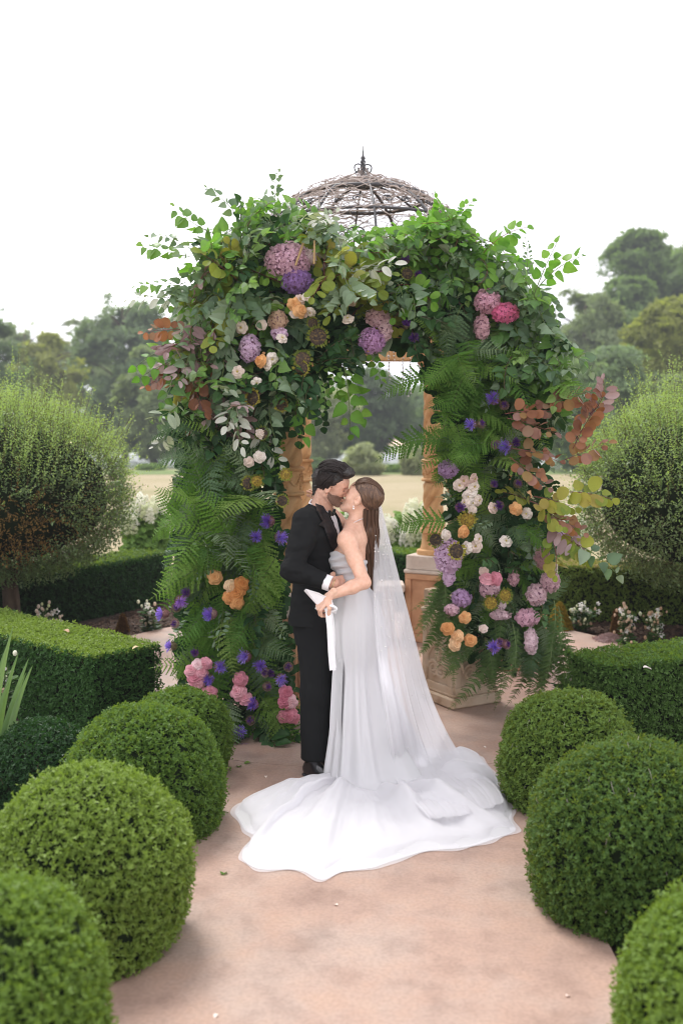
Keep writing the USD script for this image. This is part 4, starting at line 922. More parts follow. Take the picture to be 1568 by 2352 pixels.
HYD = [(660, 598, 50, 42, 'hyd_mix'), (680, 643, 34, 29, 'hyd_purple'), (712, 588, 22, 17, 'hyd_dusty'), (573, 800, 23, 32, 'hyd_lilac'), (637, 735, 21, 22, 'hyd_tan'), (641, 765, 19, 14, 'hyd_orchid'),
       (868, 728, 28, 20, 'hyd_pink'), (884, 752, 16, 30, 'hyd_pink'), (853, 782, 31, 28, 'hyd_orchid'), (1120, 690, 29, 28, 'hyd_pink'), (1161, 718, 31, 23, 'hyd_hot'), (1107, 752, 17, 30, 'hyd_dusty'),
       (1029, 1078, 22, 20, 'hyd_lilac'), (1030, 1278, 31, 40, 'hyd_orchid'), (1031, 1325, 14, 22, 'hyd_orchid'), (1247, 1283, 17, 26, 'hyd_dusty'), (1264, 1337, 22, 25, 'hyd_dusty'), (1233, 1367, 23, 25, 'hyd_dusty'),
       (1212, 1420, 27, 20, 'hyd_pink'), (1220, 1476, 15, 30, 'hyd_dusty'), (1125, 1352, 23, 25, 'hyd_pink'), (1060, 1375, 22, 20, 'hyd_lilac'), (1038, 1402, 17, 14, 'hyd_pink'), (1291, 1236, 17, 11, 'hyd_lilac'),
       (1148, 1392, 15, 14, 'hyd_dusty'), (1180, 1330, 12, 17, 'hyd_dusty'), (1150, 1415, 24, 10, 'hyd_dusty')]
HN = {'hyd_mix': 'large pink and lilac hydrangea head', 'hyd_purple': 'purple hydrangea head', 'hyd_dusty': 'dusty pink fading hydrangea head', 'hyd_lilac': 'lilac hydrangea head', 'hyd_tan': 'tan pink hydrangea head', 'hyd_orchid': 'orchid mauve hydrangea head', 'hyd_pink': 'pink hydrangea head', 'hyd_hot': 'bright pink hydrangea head'}
for i, (px, py, rx, ry, mt) in enumerate(HYD):
    Y = frontY(px, py); p = at(px, py, Y); k = Y / FPX
    FL.append((px, py, max(rx, ry), Y - .05))
    R = face(px, py, (rg.normal(0, .15), -1, .15))
    h = place(hydrangea(rx * k, ry * k, 600 + i), R, p + np.array([0, .02, 0]))
    hp = part(arch, 'hydrangea', h, mt, label=HN[mt])
    part(hp, 'head_core', place(ball((0, 0, -.01), (rx * k * .80, ry * k * .80, min(rx, ry) * k * .76), 2), R, p + np.array([0, .02, 0])), 'hydrangea_core', True)
for px, py in ((615, 1197), (588, 1233), (644, 1234), (414, 1381), (483, 1410), (505, 1532), (562, 1508), (598, 1530), (645, 1560), (581, 1618), (550, 1682), (562, 1720), (1134, 915), (1082, 975), (1162, 1026), (1135, 1486)): flower('thistle', px, py, rg.uniform(1.05, 1.25), (rg.normal(0, .5), -1, .1 + rg.normal(0, .35)), dY=-.04)
flower('thistle', 372, 1410, 1.05, (-1, -.4, .1)); flower('thistle', 392, 1484, 1.0, (-1, -.3, .2), dY=.05)
for px, py, s in ((960, 631, .7), (932, 596, .8), (950, 775, .85), (933, 745, .8), (480, 1560, 1), (1185, 1016, .8), (448, 1500, .7), (622, 1548, .7), (1055, 1165, .9), (1148, 1160, .8), (428, 1362, .8), (1133, 1112, .7)): flower('thistle_dark' if s < .95 else 'thistle', px, py, s, dY=-.02)
for px, py in ((405, 1395), (400, 1432), (608, 1545), (662, 1532), (575, 1655), (1158, 930), (1106, 972), (1138, 1020), (615, 1577), (1165, 1480), (1148, 1476), (1190, 1110)): flower('thistle_bud', px, py, 1.0, (rg.normal(0, .4), -.8, .3))
for px, py in ((493, 1325), (530, 1347), (556, 1341), (545, 1361), (528, 1372), (545, 1384), (675, 697), (690, 712), (1066, 1223), (1048, 1462), (1046, 1480), (1080, 1470), (1066, 1418), (1027, 1443), (597, 828), (1182, 1170)): flower('peach_rose', px, py, rg.uniform(.98, 1.2), (rg.normal(0, .45), -1, .25 + rg.normal(0, .35)), dY=-.02)
for px, py in ((440, 1540), (456, 1528), (472, 1526), (448, 1556), (462, 1545), (482, 1590), (546, 1590), (563, 1604), (652, 1610), (668, 1614), (657, 1590), (651, 1645), (668, 1647), (551, 1560), (455, 1570), (1135, 1330), (1118, 1328)): flower('pink_rose', px, py, rg.uniform(1.0, 1.28), (rg.normal(0, .45), -1, .25 + rg.normal(0, .35)), dY=-.03)
for px, py in ((655, 1602), (1110, 1443), (1026, 1229), (1112, 1312), (600, 995), (572, 1060), (597, 1048), (1085, 1170), (600, 745), (545, 1380)): flower('cream_rose', px, py, rg.uniform(.7, .95))
for px, py in ((690, 687), (703, 680), (712, 718), (695, 718), (678, 715), (808, 690), (798, 730), (553, 752), (625, 825), (612, 838), (545, 853), (590, 880), (1065, 1105), (1082, 1128), (1090, 1118), (1075, 1140), (1086, 1155), (1066, 1154), (1100, 1150), (1134, 1166), (1208, 1180), (1162, 1242), (1092, 1255), (1100, 1238), (1070, 1258), (1055, 1115), (1090, 1100), (648, 775)): flower('lisianthus', px, py, rg.uniform(.85, 1.12), (rg.normal(0, .5), -1, .1 + rg.normal(0, .4)), r_px=10)
for px, py, s in ((730, 773, 1.15), (695, 825, 1.0), (692, 846, .9), (580, 914, .95), (602, 995, .8), (570, 1110, .8), (648, 1150, .7), (718, 742, .7), (1000, 1240, .85), (646, 930, .75), (935, 628, .75)): flower('sunflower', px, py, s, (rg.normal(0, .3), -1, .1), r_px=18)
for px, py, s in ((1073, 1194, 1.0), (1127, 1385, .9), (1160, 1368, .85), (590, 1105, .75), (655, 1090, .7), (1048, 1266, 1.0)): flower('sunflower_olive' if px != 1048 else 'sunflower', px, py, s, (rg.normal(0, .3), -1, .1), dY=-.07 if px == 1048 else 0, r_px=18)

FA = np.array(FL)
def clear(pts, pad=.95):
    q = proj(pts)
    for (px, py), P in zip(q, pts):
        d = np.hypot(FA[:, 0] - px, FA[:, 1] - py)
        if ((d < FA[:, 2] * pad + 7) & (P[1] < FA[:, 3] + .06)).any(): return False
    return True
def spray(kind, p, d, up=None, s=1.0, check=True, name=None, inside=None):
    d = np.asarray(d, float); d = d / np.linalg.norm(d); L = .33 * s if 'fern' not in kind else .38 * s
    if check and not clear(p + d * np.linspace(.0, L, 6)[:, None]): return False
    if inside is not None:
        q = proj(p + d * np.array([[.6], [1.0]]) * L)
        if not (contains_xy(inside, q[0, 0], q[0, 1]) and contains_xy(inside, q[1, 0], q[1, 1])): return False
    up = np.array([rg.normal(0, .3), -.75, .6 + rg.normal(0, .2)]) if up is None else np.asarray(up, float)
    c = CLS[kind][rg.integers(len(CLS[kind]))]
    copy_of(c, arch, name or ('fern_frond' if kind in ('fern', 'fern_grey', 'soft') else 'leafy_branch'), frame(d, up), p, s); return True
def blob(px, py, rx, ry, kinds, n, dY=.25, depth=.30, droop=-.25, size=1.0, out=1.0):
    Y = frontY(px, py) + dY; c = at(px, py, Y); k = Y / FPX; m = 0
    for i in range(n * 7):
        if m >= n: break
        u = rg.normal(0, 1, 3); u[1] = -abs(u[1]) * .9; u /= np.linalg.norm(u)
        p = c + u * np.array([rx * k, depth, ry * k]) * rg.uniform(.25, .80)
        d = u * out + np.array([0, -.1, droop]) + rg.normal(0, .35, 3)
        m += spray(rg.choice(kinds), p, d, s=size * rg.uniform(.75, 1.15), inside=EDGE)
from shapely import contains_xy
OUT = Polygon([(455, 1735), (410, 1600), (415, 1450), (410, 1320), (400, 1200), (415, 1080), (400, 960), (410, 860), (420, 740), (460, 640), (530, 560), (640, 500), (740, 510), (800, 590), (900, 570), (1000, 530), (1100, 590), (1190, 660), (1260, 730), (1285, 820), (1280, 930), (1240, 1010), (1250, 1150), (1270, 1250), (1250, 1350), (1250, 1450), (1200, 1520), (1090, 1520), (1040, 1460), (1030, 1370), (1040, 1290), (1030, 1180), (1020, 1000), (985, 880), (970, 800), (870, 790), (800, 800), (740, 850), (690, 900), (640, 960), (640, 1100), (645, 1240), (650, 1330), (665, 1500), (680, 1735)])
EDGE = Polygon([(425, 1740), (418, 1640), (400, 1560), (385, 1480), (365, 1400), (375, 1330), (362, 1250), (350, 1200), (365, 1100), (350, 1010), (378, 960), (372, 880), (365, 800), (360, 740), (375, 650), (385, 590), (430, 540), (510, 500), (560, 460), (640, 430), (700, 460), (760, 480), (800, 545), (840, 540), (900, 520), (940, 500), (1010, 470), (1060, 500), (1110, 550), (1180, 590), (1250, 640), (1290, 690), (1300, 760), (1315, 830), (1330, 900), (1310, 960), (1320, 1000), (1340, 1150), (1370, 1260), (1320, 1300), (1300, 1400), (1290, 1500), (1280, 1580), (1190, 1600), (1130, 1620), (1060, 1560), (990, 1540), (985, 1450), (1000, 1370), (1010, 1310), (1000, 1230), (990, 1180), (1000, 1100), (970, 1040), (945, 1000), (990, 940), (935, 890), (970, 850), (960, 800), (900, 800), (870, 830), (820, 860), (740, 870), (712, 930), (655, 960), (636, 1010), (645, 1100), (648, 1250), (645, 1330), (662, 1400), (680, 1500), (692, 1740)])
# top left
blob(560, 590, 120, 75, ['green', 'bright', 'grey', 'silver', 'dark'], 36, droop=.05)
blob(655, 520, 95, 55, ['green', 'grey', 'small', 'silver'], 26, droop=.1)
blob(455, 640, 75, 75, ['green', 'grey', 'bright', 'silver'], 28, droop=-.05)
blob(750, 515, 55, 45, ['green', 'grey', 'silver'], 18, droop=-.1)
blob(560, 665, 90, 50, ['olive', 'green', 'bright', 'grey'], 20, dY=.12)
blob(490, 740, 80, 70, ['green', 'olive', 'grey', 'plum'], 22, dY=.15)
blob(430, 820, 55, 60, ['bronze', 'olive', 'plum', 'green'], 18, dY=.15)
blob(470, 900, 80, 70, ['silver', 'grey', 'plum', 'green'], 22, dY=.15)
blob(420, 930, 40, 60, ['grey', 'green', 'silver'], 12, dY=.2)
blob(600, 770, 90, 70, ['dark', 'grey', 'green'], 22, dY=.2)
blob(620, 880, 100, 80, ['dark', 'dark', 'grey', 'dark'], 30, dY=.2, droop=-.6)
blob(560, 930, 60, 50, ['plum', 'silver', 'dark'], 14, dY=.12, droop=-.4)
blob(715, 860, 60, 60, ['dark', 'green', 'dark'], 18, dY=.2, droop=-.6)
# top middle and right
blob(770, 640, 70, 55, ['olive', 'olive', 'grey', 'silver'], 18, dY=.10)
blob(800, 730, 80, 60, ['dark', 'green', 'grey', 'olive'], 22, dY=.2)
blob(800, 590, 60, 40, ['silver', 'grey', 'green'], 12, dY=.25)
blob(900, 570, 85, 50, ['bright', 'bright', 'green'], 26, droop=.1)
blob(1000, 530, 80, 55, ['bright', 'bright', 'green'], 36, droop=.1)
blob(1060, 540, 50, 45, ['bright', 'green'], 18, droop=.1)
blob(860, 575, 50, 40, ['bright', 'green', 'silver'], 14, droop=.05)
blob(1100, 580, 85, 60, ['bright', 'green', 'grey'], 26, droop=.0)
blob(890, 670, 60, 55, ['bright', 'grey', 'small'], 18, dY=.15)
blob(1010, 640, 100, 55, ['small', 'grey', 'dark', 'green'], 24, dY=.25)
blob(1180, 650, 85, 60, ['grey', 'grey', 'green'], 26)
blob(1240, 740, 60, 80, ['grey', 'grey', 'green'], 24, droop=-.5)
blob(1250, 850, 55, 70, ['grey', 'dark', 'green'], 20, droop=-.7)
blob(1170, 800, 90, 80, ['grey', 'dark', 'small'], 26, dY=.2, droop=-.5)
blob(930, 740, 40, 50, ['dark', 'grey'], 10, dY=.2, droop=-.5)
# ferns of the left pillar
blob(540, 1030, 130, 70, ['fern', 'fern_grey', 'fern_grey', 'dark'], 24, dY=.25, droop=-.25)
blob(500, 1120, 120, 90, ['fern', 'fern_grey', 'fern_grey'], 28, dY=.22, droop=-.2)
blob(480, 1230, 110, 80, ['fern', 'fern_grey', 'fern'], 25, dY=.2, droop=-.2)
blob(590, 1150, 70, 110, ['fern', 'fern', 'fern_grey'], 18, dY=.15, droop=-.1)
blob(570, 1270, 90, 60, ['fern', 'fern', 'small'], 18, dY=.15)
blob(520, 1370, 110, 70, ['fern_grey', 'fern', 'small', 'lance'], 23, dY=.22)
blob(600, 1400, 80, 60, ['fern', 'dark', 'fern'], 14, dY=.22)
blob(550, 1460, 110, 60, ['fern', 'fern', 'fern_grey'], 18, dY=.2)
blob(560, 1560, 110, 70, ['fern_grey', 'lance', 'fern', 'dark'], 18, dY=.26)
blob(600, 1660, 75, 60, ['fern', 'fern_grey', 'dark', 'fern'], 20, dY=.2, droop=-.3)
blob(620, 1715, 60, 20, ['fern', 'fern_grey'], 10, dY=.12, droop=-.2, size=.8)
# ferns of the right pillar
blob(1040, 720, 70, 60, ['fern_grey', 'fern', 'small'], 14, dY=.2, droop=-.5, size=.8)
blob(1040, 830, 75, 70, ['fern', 'fern', 'fern_grey'], 20, dY=.18, droop=-.5, size=.8)
blob(1130, 860, 90, 70, ['fern', 'fern', 'grey'], 18, dY=.2, droop=-.4, size=.8)
blob(1240, 910, 60, 50, ['fern_grey', 'fern'], 10, dY=.2, size=.8)
blob(1040, 960, 80, 80, ['fern', 'fern', 'fern'], 23, dY=.18, droop=-.4, size=.8)
blob(1110, 1050, 90, 70, ['fern', 'fern', 'fern_grey'], 21, dY=.15, droop=-.3, size=.8)
blob(1200, 1010, 80, 70, ['fern', 'small', 'grey'], 14, dY=.25, size=.8)
blob(1060, 1160, 60, 70, ['fern', 'fern_grey', 'small'], 14, dY=.2, size=.8)
blob(1150, 1200, 100, 80, ['fern', 'small', 'dark', 'fern_grey'], 23, dY=.22, size=.8)
blob(1240, 1140, 80, 90, ['grey', 'dark', 'small', 'olive'], 18, dY=.25, size=.8)
blob(1140, 1300, 110, 60, ['fern', 'fern', 'fern_grey', 'dark'], 21, dY=.2, droop=-.4, size=.8)
blob(1120, 1400, 110, 70, ['dark', 'fern_grey', 'fern', 'small'], 23, dY=.26, droop=-.5, size=.8)
blob(1230, 1400, 70, 90, ['fern_grey', 'soft', 'dark'], 18, dY=.25, droop=-.6, size=.8)
blob(1120, 1460, 80, 40, ['dark', 'fern_grey', 'lance', 'soft'], 12, dY=.22, droop=-.8, size=.8)
for i in range(34):                                            # soft trailing fronds hanging down over the pedestals
    px, py = rg.uniform(1010, 1290), rg.uniform(1380, 1500)
    if px < 1075: py = rg.uniform(1330, 1400)
    spray('soft', at(px, py, frontY(px, py) + rg.uniform(-.02, .15)), (rg.normal(0, .22), -.12, -1), up=(rg.normal(0, .5), -1, 0), s=rg.uniform(.7, 1.25))
for i in range(16):
    px = rg.uniform(1225, 1290); spray('soft', at(px, rg.uniform(1380, 1470), 6.4 + rg.uniform(0, .2)), (rg.normal(.05, .18), -.05, -1), up=(rg.normal(0, .5), -1, 0), s=rg.uniform(.9, 1.4), check=False)
for i in range(14):
    py = rg.uniform(1290, 1440); spray('soft', at(rg.uniform(1005, 1035), py, 6.38), (-.35 + rg.normal(0, .2), -.1, -.9), up=(rg.normal(0, .5), -1, .2), s=rg.uniform(.6, 1.0))
# single sprigs that stand out of the outline: place in the picture's outline, leaning (right, up)
for kind, px, py, dx, dz, s in (
        ('grey', 632, 462, .1, .9, .55), ('grey', 555, 505, -.7, .8, .9), ('green', 500, 540, -.9, .45, .95), ('green', 440, 590, -1, .2, .95), ('green', 420, 650, -1, -.1, .9), ('grey', 425, 560, -1, .35, .7),
        ('silver', 430, 690, -1, .12, 1.2), ('lime', 440, 770, -1, -.35, 1.15), ('lime', 450, 810, -1, -.25, 1.1), ('bronze', 440, 760, -1, .1, .9), ('plum', 430, 830, -1, -.25, .9), ('bronze', 440, 850, -1, -.2, .92),
        ('olive', 760, 640, .5, .3, .95), ('olive', 750, 655, -.1, .7, .9), ('olive', 790, 650, .9, -.2, 1.1), ('olive', 560, 640, -.4, .6, .95), ('olive', 540, 690, -.8, -.1, .95), ('silver', 810, 590, .6, .3, 1.0), ('silver', 720, 560, .5, .7, .8),
        ('bright', 1000, 520, .15, 1, .6), ('bright', 1040, 530, .5, .8, .7), ('bright', 1110, 580, .8, .5, 1.0), 
        ('lime', 1225, 680, .5, .9, 1.05), ('lime', 1235, 660, .75, .55, 1.0), ('small', 1205, 640, .05, 1, .8), ('grey', 1270, 770, .6, -.5, 1.0), ('grey', 1285, 830, .5, -.8, 1.0),
        ('bronze', 1160, 950, 1, .05, .92), ('bronze', 1165, 960, 1, -.35, .92), ('bronze', 1175, 1030, 1, -.25, .92), ('bronze', 1170, 1050, .7, -.65, .92), ('bronze', 1310, 1040, .5, 1, .92), ('bronze', 1320, 1010, .55, .85, .92), ('plum', 1355, 950, .45, 1, .9), ('bronze', 1290, 1060, .8, .35, .92),
        ('olive', 1225, 1140, 1, -.1, .95), ('olive', 1215, 1150, .9, -.5, .95), ('bronze', 1240, 1170, .8, -.5, .92), ('plum', 1270, 1190, .55, -.7, 1.0), ('olive', 1290, 1130, 1, .05, 1.1), ('olive', 1290, 1210, .8, -.8, .95), ('grey', 1300, 1240, .8, -.5, 1.15), ('olive', 1260, 1220, .3, -1, 1.0), ('bronze', 1250, 930, .9, .25, .9),
        ('dark', 690, 900, -.1, -1, 1.0), ('dark', 720, 880, .15, -1, .9), ('lime', 805, 820, .0, -1, 1.15), ('lime', 790, 840, .03, -1, 1.25), ('lime', 700, 880, -.1, -1, 1.1), ('lime', 845, 800, .35, -1, .7), ('lime', 760, 840, .1, -1, .7), ('green', 735, 860, .25, -1, .7),
        ('plum', 530, 900, -.2, -1, 1.0), ('plum', 560, 930, .1, -1, .9), ('silver', 480, 920, -.3, -1, 1.0), ('lime', 555, 1395, .4, .6, .8), ('lime', 570, 1380, .1, .9, .7)):
    spray(kind + '1', at(px, py, frontY(px, py) + (-.13 if px > 1140 and 900 < py < 1260 else .02)), (dx, -.35 if px > 1140 and 900 < py < 1260 else -.12, dz), s=s, check=False)
for kind, px, py, dx, dz, s in (('fern_grey', 460, 990, -1, .1, .8), ('fern_grey', 450, 1060, -1, .15, .7), ('fern', 465, 1180, -1, -.3, .8), ('fern_grey', 470, 1230, -1, -.4, .85), ('fern', 480, 1280, -.9, -.5, .8), ('fern', 600, 1130, .3, .9, .8), ('fern', 585, 1250, -.9, -.2, 1.05), ('fern', 610, 1230, -.9, .05, 1.05), ('fern', 640, 1270, -.5, -.9, 1.2), ('fern', 600, 1180, .8, .5, 1.0),
        ('fern', 1010, 870, -1, -.1, .85), ('fern', 1020, 1010, -1, -.1, .95), ('fern', 1030, 1060, -1, -.45, .85), ('fern', 1030, 1200, -1, .05, .8), ('fern', 1130, 1250, .6, -1, 1.1), ('fern', 1160, 1250, .2, -1, 1.2), ('fern', 1180, 1270, -.4, -1, 1.1), ('fern', 1060, 1370, -.8, .5, .8), ('fern_grey', 1250, 900, 1, .1, 1.0), ('fern_grey', 1060, 700, -.3, -1, 1.1), ('fern', 1090, 800, -.4, -1, 1.1), ('fern', 630, 1700, .3, -.5, .9), ('fern', 600, 1600, .6, -.9, .9)):
    spray(kind, at(px, py, frontY(px, py) - .02), (dx, -.18, dz), up=(0, -.8, .6), s=s, check=True)
# deep foliage behind, seen only in the gaps

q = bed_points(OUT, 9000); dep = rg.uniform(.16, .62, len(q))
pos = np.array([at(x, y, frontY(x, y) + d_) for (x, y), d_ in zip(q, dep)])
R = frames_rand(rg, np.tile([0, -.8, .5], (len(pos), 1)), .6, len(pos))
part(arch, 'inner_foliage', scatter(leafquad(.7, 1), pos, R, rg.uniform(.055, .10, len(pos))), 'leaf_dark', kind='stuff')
# woody stems and stakes
for px, py, L, dx, mt in ((1110, 0, 0, 0, ''),):
    pass
for px, py, dx in ((697, 555, -.35), (722, 552, -.02)): part(arch, 'reed_spike', tube([at(px, py, 6.12), at(px, py, 6.12) + [dx * .14 - .0, 0, -.14]], .007, 7), 'cattail', True)
part(arch, 'wooden_stake', cat([tube([at(1273, 1296, 6.45), at(1273, 1330, 6.45)], .022, 10)]), 'stone_grey', 30)
# ------------------------------------------------------------------ the couple
from shapely import contains_xy, points
from shapely import distance as sdist_
def sdist(poly, pts): return sdist_(poly.exterior, pts)
YB = gnd(725, 1775, GZ)[1]
def cp(px, py, yl=0.0): return at(px, py, YB + yl)
KP = YB / FPX * 1.003
LIP = cp(788, 1149, -.02)
def basis(yaw): c, s = math.cos(yaw), math.sin(yaw); return np.array([[c, -s, 0], [s, c, 0], [0, 0, 1.0]])
def head_sdf(q, woman=False):
    """q in head space: x forward, y left, z up, origin between the ears"""
    d = ell(q, (-.012, 0, .036), (.098, .074, .088))
    d = smin(d, ell(q, (.030, 0, -.030), (.060, .054 if woman else .058, .078)), .03)
    d = smin(d, ell(q, (.052, 0, .030), (.042, .055, .055)), .03)
    jw = .046 if woman else .053
    for s in (-1, 1):
        d = smin(d, cone(q, (.0, s * jw, -.052), (.068, s * .012, -.096), .017, .015), .03)      # jaw
        d = smin(d, ell(q, (.052, s * .040, -.018), (.028, .022, .024)), .02)                    # cheek
        d = smin(d, cone(q, (.082, s * .014, .028), (.068, s * .046, .024), .008, .007), .012)   # brow
    d = smin(d, ell(q, (.076, 0, -.098), (.018, .020, .014)), .02)                               # chin
    for s in (-1, 1):
        d = smax(d, -ell(q, (.098, s * .032, .010), (.022, .019, .012)), .012)                   # eye socket
        d = smin(d, ell(q, (.071, s * .031, .009), (.0145, .0155, .0115)), .004)                 # closed lid
    nl = .114 if woman else .119
    d = smin(d, cone(q, (.086, 0, .022), (nl - .010, 0, -.020), .0075, .0095), .012)             # nose
    d = smin(d, ell(q, (nl - .009, 0, -.027), (.0125, .0115, .0095)), .006)
    for s in (-1, 1): d = smin(d, ell(q, (.093, s * .012, -.029), (.011, .007, .008)), .006)
    d = smin(d, ell(q, (.087, 0, -.056), (.013, .024, .0065)), .006)                             # lips
    d = smin(d, ell(q, (.086, 0, -.067), (.012, .020, .0070)), .005)
    d = smax(d, -ell(q, (.103, 0, -.0615), (.010, .026, .0018)), .003)
    for s in (-1, 1):                                                                            # ears
        R = rotm((0, 0, 1), s * .35)
        e = ell(q, (-.008, s * .076, -.006), (.021, .009, .033), R)
        e = smax(e, -ell(q, (-.004, s * .086, -.002), (.011, .007, .018), R), .006)
        d = smin(d, e, .006)
    return d
def finger_chain(o, f, n, lens, curl, r0):
    """joints of one finger: starts at o along f, bending towards -n"""
    P, d, u = [o], f, n
    for L, c in zip(lens, curl):
        ca, sa = math.cos(c), math.sin(c); d, u = d * ca - u * sa, u * ca + d * sa; P.append(P[-1] + d * L)
    return P, [r0, r0 * .92, r0 * .84, r0 * .72]
def hand_sdf(q, wrist, f, n, curl, side=1, s=1.0, thumb=(.5, .5)):
    """f: wrist to knuckles, n: back of the hand, side: +1 thumb at f x n"""
    f = np.asarray(f, float); f = f / np.linalg.norm(f); n = np.asarray(n, float); n = n - f * (n @ f); n /= np.linalg.norm(n)
    t = np.cross(f, n) * side; d = None; F = None
    for k, (off, ln, fl, r) in enumerate(((.030, .092, (.042, .026, .021), .0088), (.010, .096, (.047, .030, .022), .0090), (-.011, .090, (.043, .028, .021), .0086), (-.030, .080, (.034, .021, .019), .0078))):
        b = wrist + (t * off * .5 + f * .012) * s; kn = wrist + (t * off + f * ln + n * (.004 - abs(off) * .12)) * s
        m = cone(q, b, kn, .0145 * s, .0112 * s); d = m if d is None else smin(d, m, .010 * s)
        P, R = finger_chain(kn, f + t * off * 3.0, n, np.array(fl) * s, (curl[0] + .06 * k, curl[1], curl[2]), r * s)
        c = chain(q, P, R, .003); F = c if F is None else np.minimum(F, c)
    b = wrist + (t * .016 + f * .022 - n * .006) * s
    k1 = b + (t * .034 + f * .028 - n * .014) * s; k2 = k1 + (f * .9 + t * thumb[0] - n * thumb[1]) / np.linalg.norm(f * .9 + t * thumb[0] - n * thumb[1]) * .034 * s; k3 = k2 + (f * .9 - t * .1 - n * thumb[1] * 1.2) / np.linalg.norm(f * .9 - t * .1 - n * thumb[1] * 1.2) * .026 * s
    th = chain(q, [b, k1, k2, k3], np.array([.017, .0125, .0105, .0085]) * s, .006)
    return smin(smin(d, F, .006), th, .008)
def wrap(fn): return fn
def nz_(p, f, seed): return meshkit.fbm(p * f, 3, seed) - .5

# ================= groom
G0 = cp(722, 1772, .05); G0[2] = GZ
YG = -.24; RG = basis(YG)
GH = RG @ rotm((1, 0, 0), .15) @ rotm((0, 1, 0), .36)
GS = .875
GO = LIP - GH @ np.array([.102, 0, -.060]) * GS + np.array([.006, -.004, 0])
groom = thing('person', 'dark haired bearded person in a black tuxedo and bow tie, leaning in to kiss', 'person', G0)
def gl(p): return (p - G0) @ RG          # to groom space
ZS = np.array([.82, .95, 1.05, 1.15, 1.25, 1.33, 1.40, 1.45, 1.50])
def xw(px, z=0): return (cp(px, 1400, .05)[0] - G0[0])
GCX = np.array([xw(716), xw(722), xw(727), xw(729), xw(729), xw(730), xw(729), xw(732), xw(738)]) / math.cos(YG)
GRX = np.array([.122, .120, .115, .118, .126, .124, .108, .080, .055])
GRY = np.array([.190, .178, .168, .178, .200, .212, .185, .120, .060])
SH_R, EL_R, WR_R = cp(704, 1200, -.13), cp(672, 1310, -.24), cp(753, 1339, -.275)
SH_L, EL_L, WR_L = cp(742, 1205, .24), cp(760, 1300, .30), cp(812, 1318, .20)
NECK0, NECK1 = cp(733, 1180, .05), GO + GH @ np.array([-.025, 0, -.045])
def g_torso(p, off=0.0):
    l = gl(p); return stack(l, ZS, GCX, np.zeros(9), GRX + off, GRY + off, 2.3)
def legs(p, off, r=(.092, .074, .058)):
    a = chain(p, [cp(722, 1425, -.03), cp(726, 1590, -.045), cp(722, 1752, -.05)], np.array(r) + off, .03)
    b = chain(p, [cp(728, 1425, .13), cp(738, 1590, .14), cp(738, 1745, .14)], np.array(r) + off, .03)
    return smin(a, b, .012)
def g_body(p):
    d = g_torso(p, -.03)
    d = smin(d, legs(p, -.022), .04)
    d = smin(d, chain(p, [SH_R, EL_R, WR_R], [.052, .040, .029], .02), .03)
    d = smin(d, chain(p, [SH_L, EL_L, WR_L], [.052, .040, .029], .02), .03)
    return smin(d, cone(p, NECK0 - [0, 0, .03], NECK1, .064, .056), .03)
def g_head(p):
    d = smin(head_sdf((p - GO) @ GH / GS) * GS, cone(p, NECK0, NECK1, .060, .055), .022)
    return d
hand_f = cp(800, 1341, -.20) - WR_R
def g_hand(p): return smin(hand_sdf(p, WR_R + hand_f / np.linalg.norm(hand_f) * .02, hand_f + np.array([0, .05, 0]), (.25, -.9, .35), (.75, .8, .5), -1, 1.0, (.3, .5)), cone(p, WR_R - (WR_R - EL_R) * .12, WR_R + hand_f * .3, .027, .026), .02)
def g_hand_l(p): return hand_sdf(p, WR_L, (.9, -.3, -.1), (.2, .95, .1), (.6, .6, .4), 1)
skin = cat([nets(g_body, G0 + [-.42, -.48, .03], G0 + [.42, .48, 1.5], .011), nets(g_head, GO - [.17, .16, .21], GO + [.17, .16, .17], .0036), nets(g_hand, WR_R - .11, WR_R + .14, .0032), nets(g_hand_l, WR_L - .16, WR_L + .2, .005)])
body = part(groom, 'body', skin, 'skin_man', True)
def sleeve(p, A, B, C, off):
    d = chain(p, [A, B, C], np.array([.074, .058, .044]) + off, .035)
    w = nz_(p * np.array([1, 1, 1.6]), 17, 4) * .026 + nz_(p, 34, 9) * .010
    ax = (C - B) / np.linalg.norm(C - B)
    return np.maximum(d + w * np.exp(-((np.linalg.norm(p - B, axis=1)) / .16) ** 2) * 1.3, np.where(np.linalg.norm(p - C, axis=1) < .12, (p - C) @ ax + .018, -1))
def jacket(p):
    l = gl(p)
    d = g_torso(p, .004)
    d = smin(d, sleeve(p, SH_R, EL_R, WR_R, 0), .022)
    d = smin(d, sleeve(p, SH_L, EL_L, WR_L, 0), .022)
    d = smin(d, cone(p, SH_R + [.0, .02, .012], NECK0 + [-.02, .03, -.02], .066, .062), .03)
    d = d + nz_(l * np.array([1, 1, 1.4]), 8, 2) * .014 + nz_(l * np.array([.5, .5, 1.8]), 26, 5) * .007
    v = np.abs(l[:, 1] + .0) - np.clip((l[:, 2] - 1.13) * .24, 0, .08)
    d = np.maximum(d, -np.maximum(np.maximum(v, .03 + .0 - l[:, 0]), 1.13 - l[:, 2]))
    slit = np.maximum(np.abs(l[:, 1] + .075 + (l[:, 0] + .12) * .5) - .004, np.maximum(l[:, 2] - 1.02, l[:, 0] + .05))
    d = np.maximum(d, -slit)
    nk = cone(p, NECK0 + [0, 0, -.03], NECK1 + (NECK1 - NECK0), .068, .072)
    return np.maximum(d, np.maximum(-nk, .835 - l[:, 2] - .02 * l[:, 0]))
lo, hi = G0 + [-.36, -.46, .78], G0 + [.36, .46, 1.56]
jk = part(groom, 'dinner_jacket', nets(jacket, lo, hi, .0068), 'suit', True)
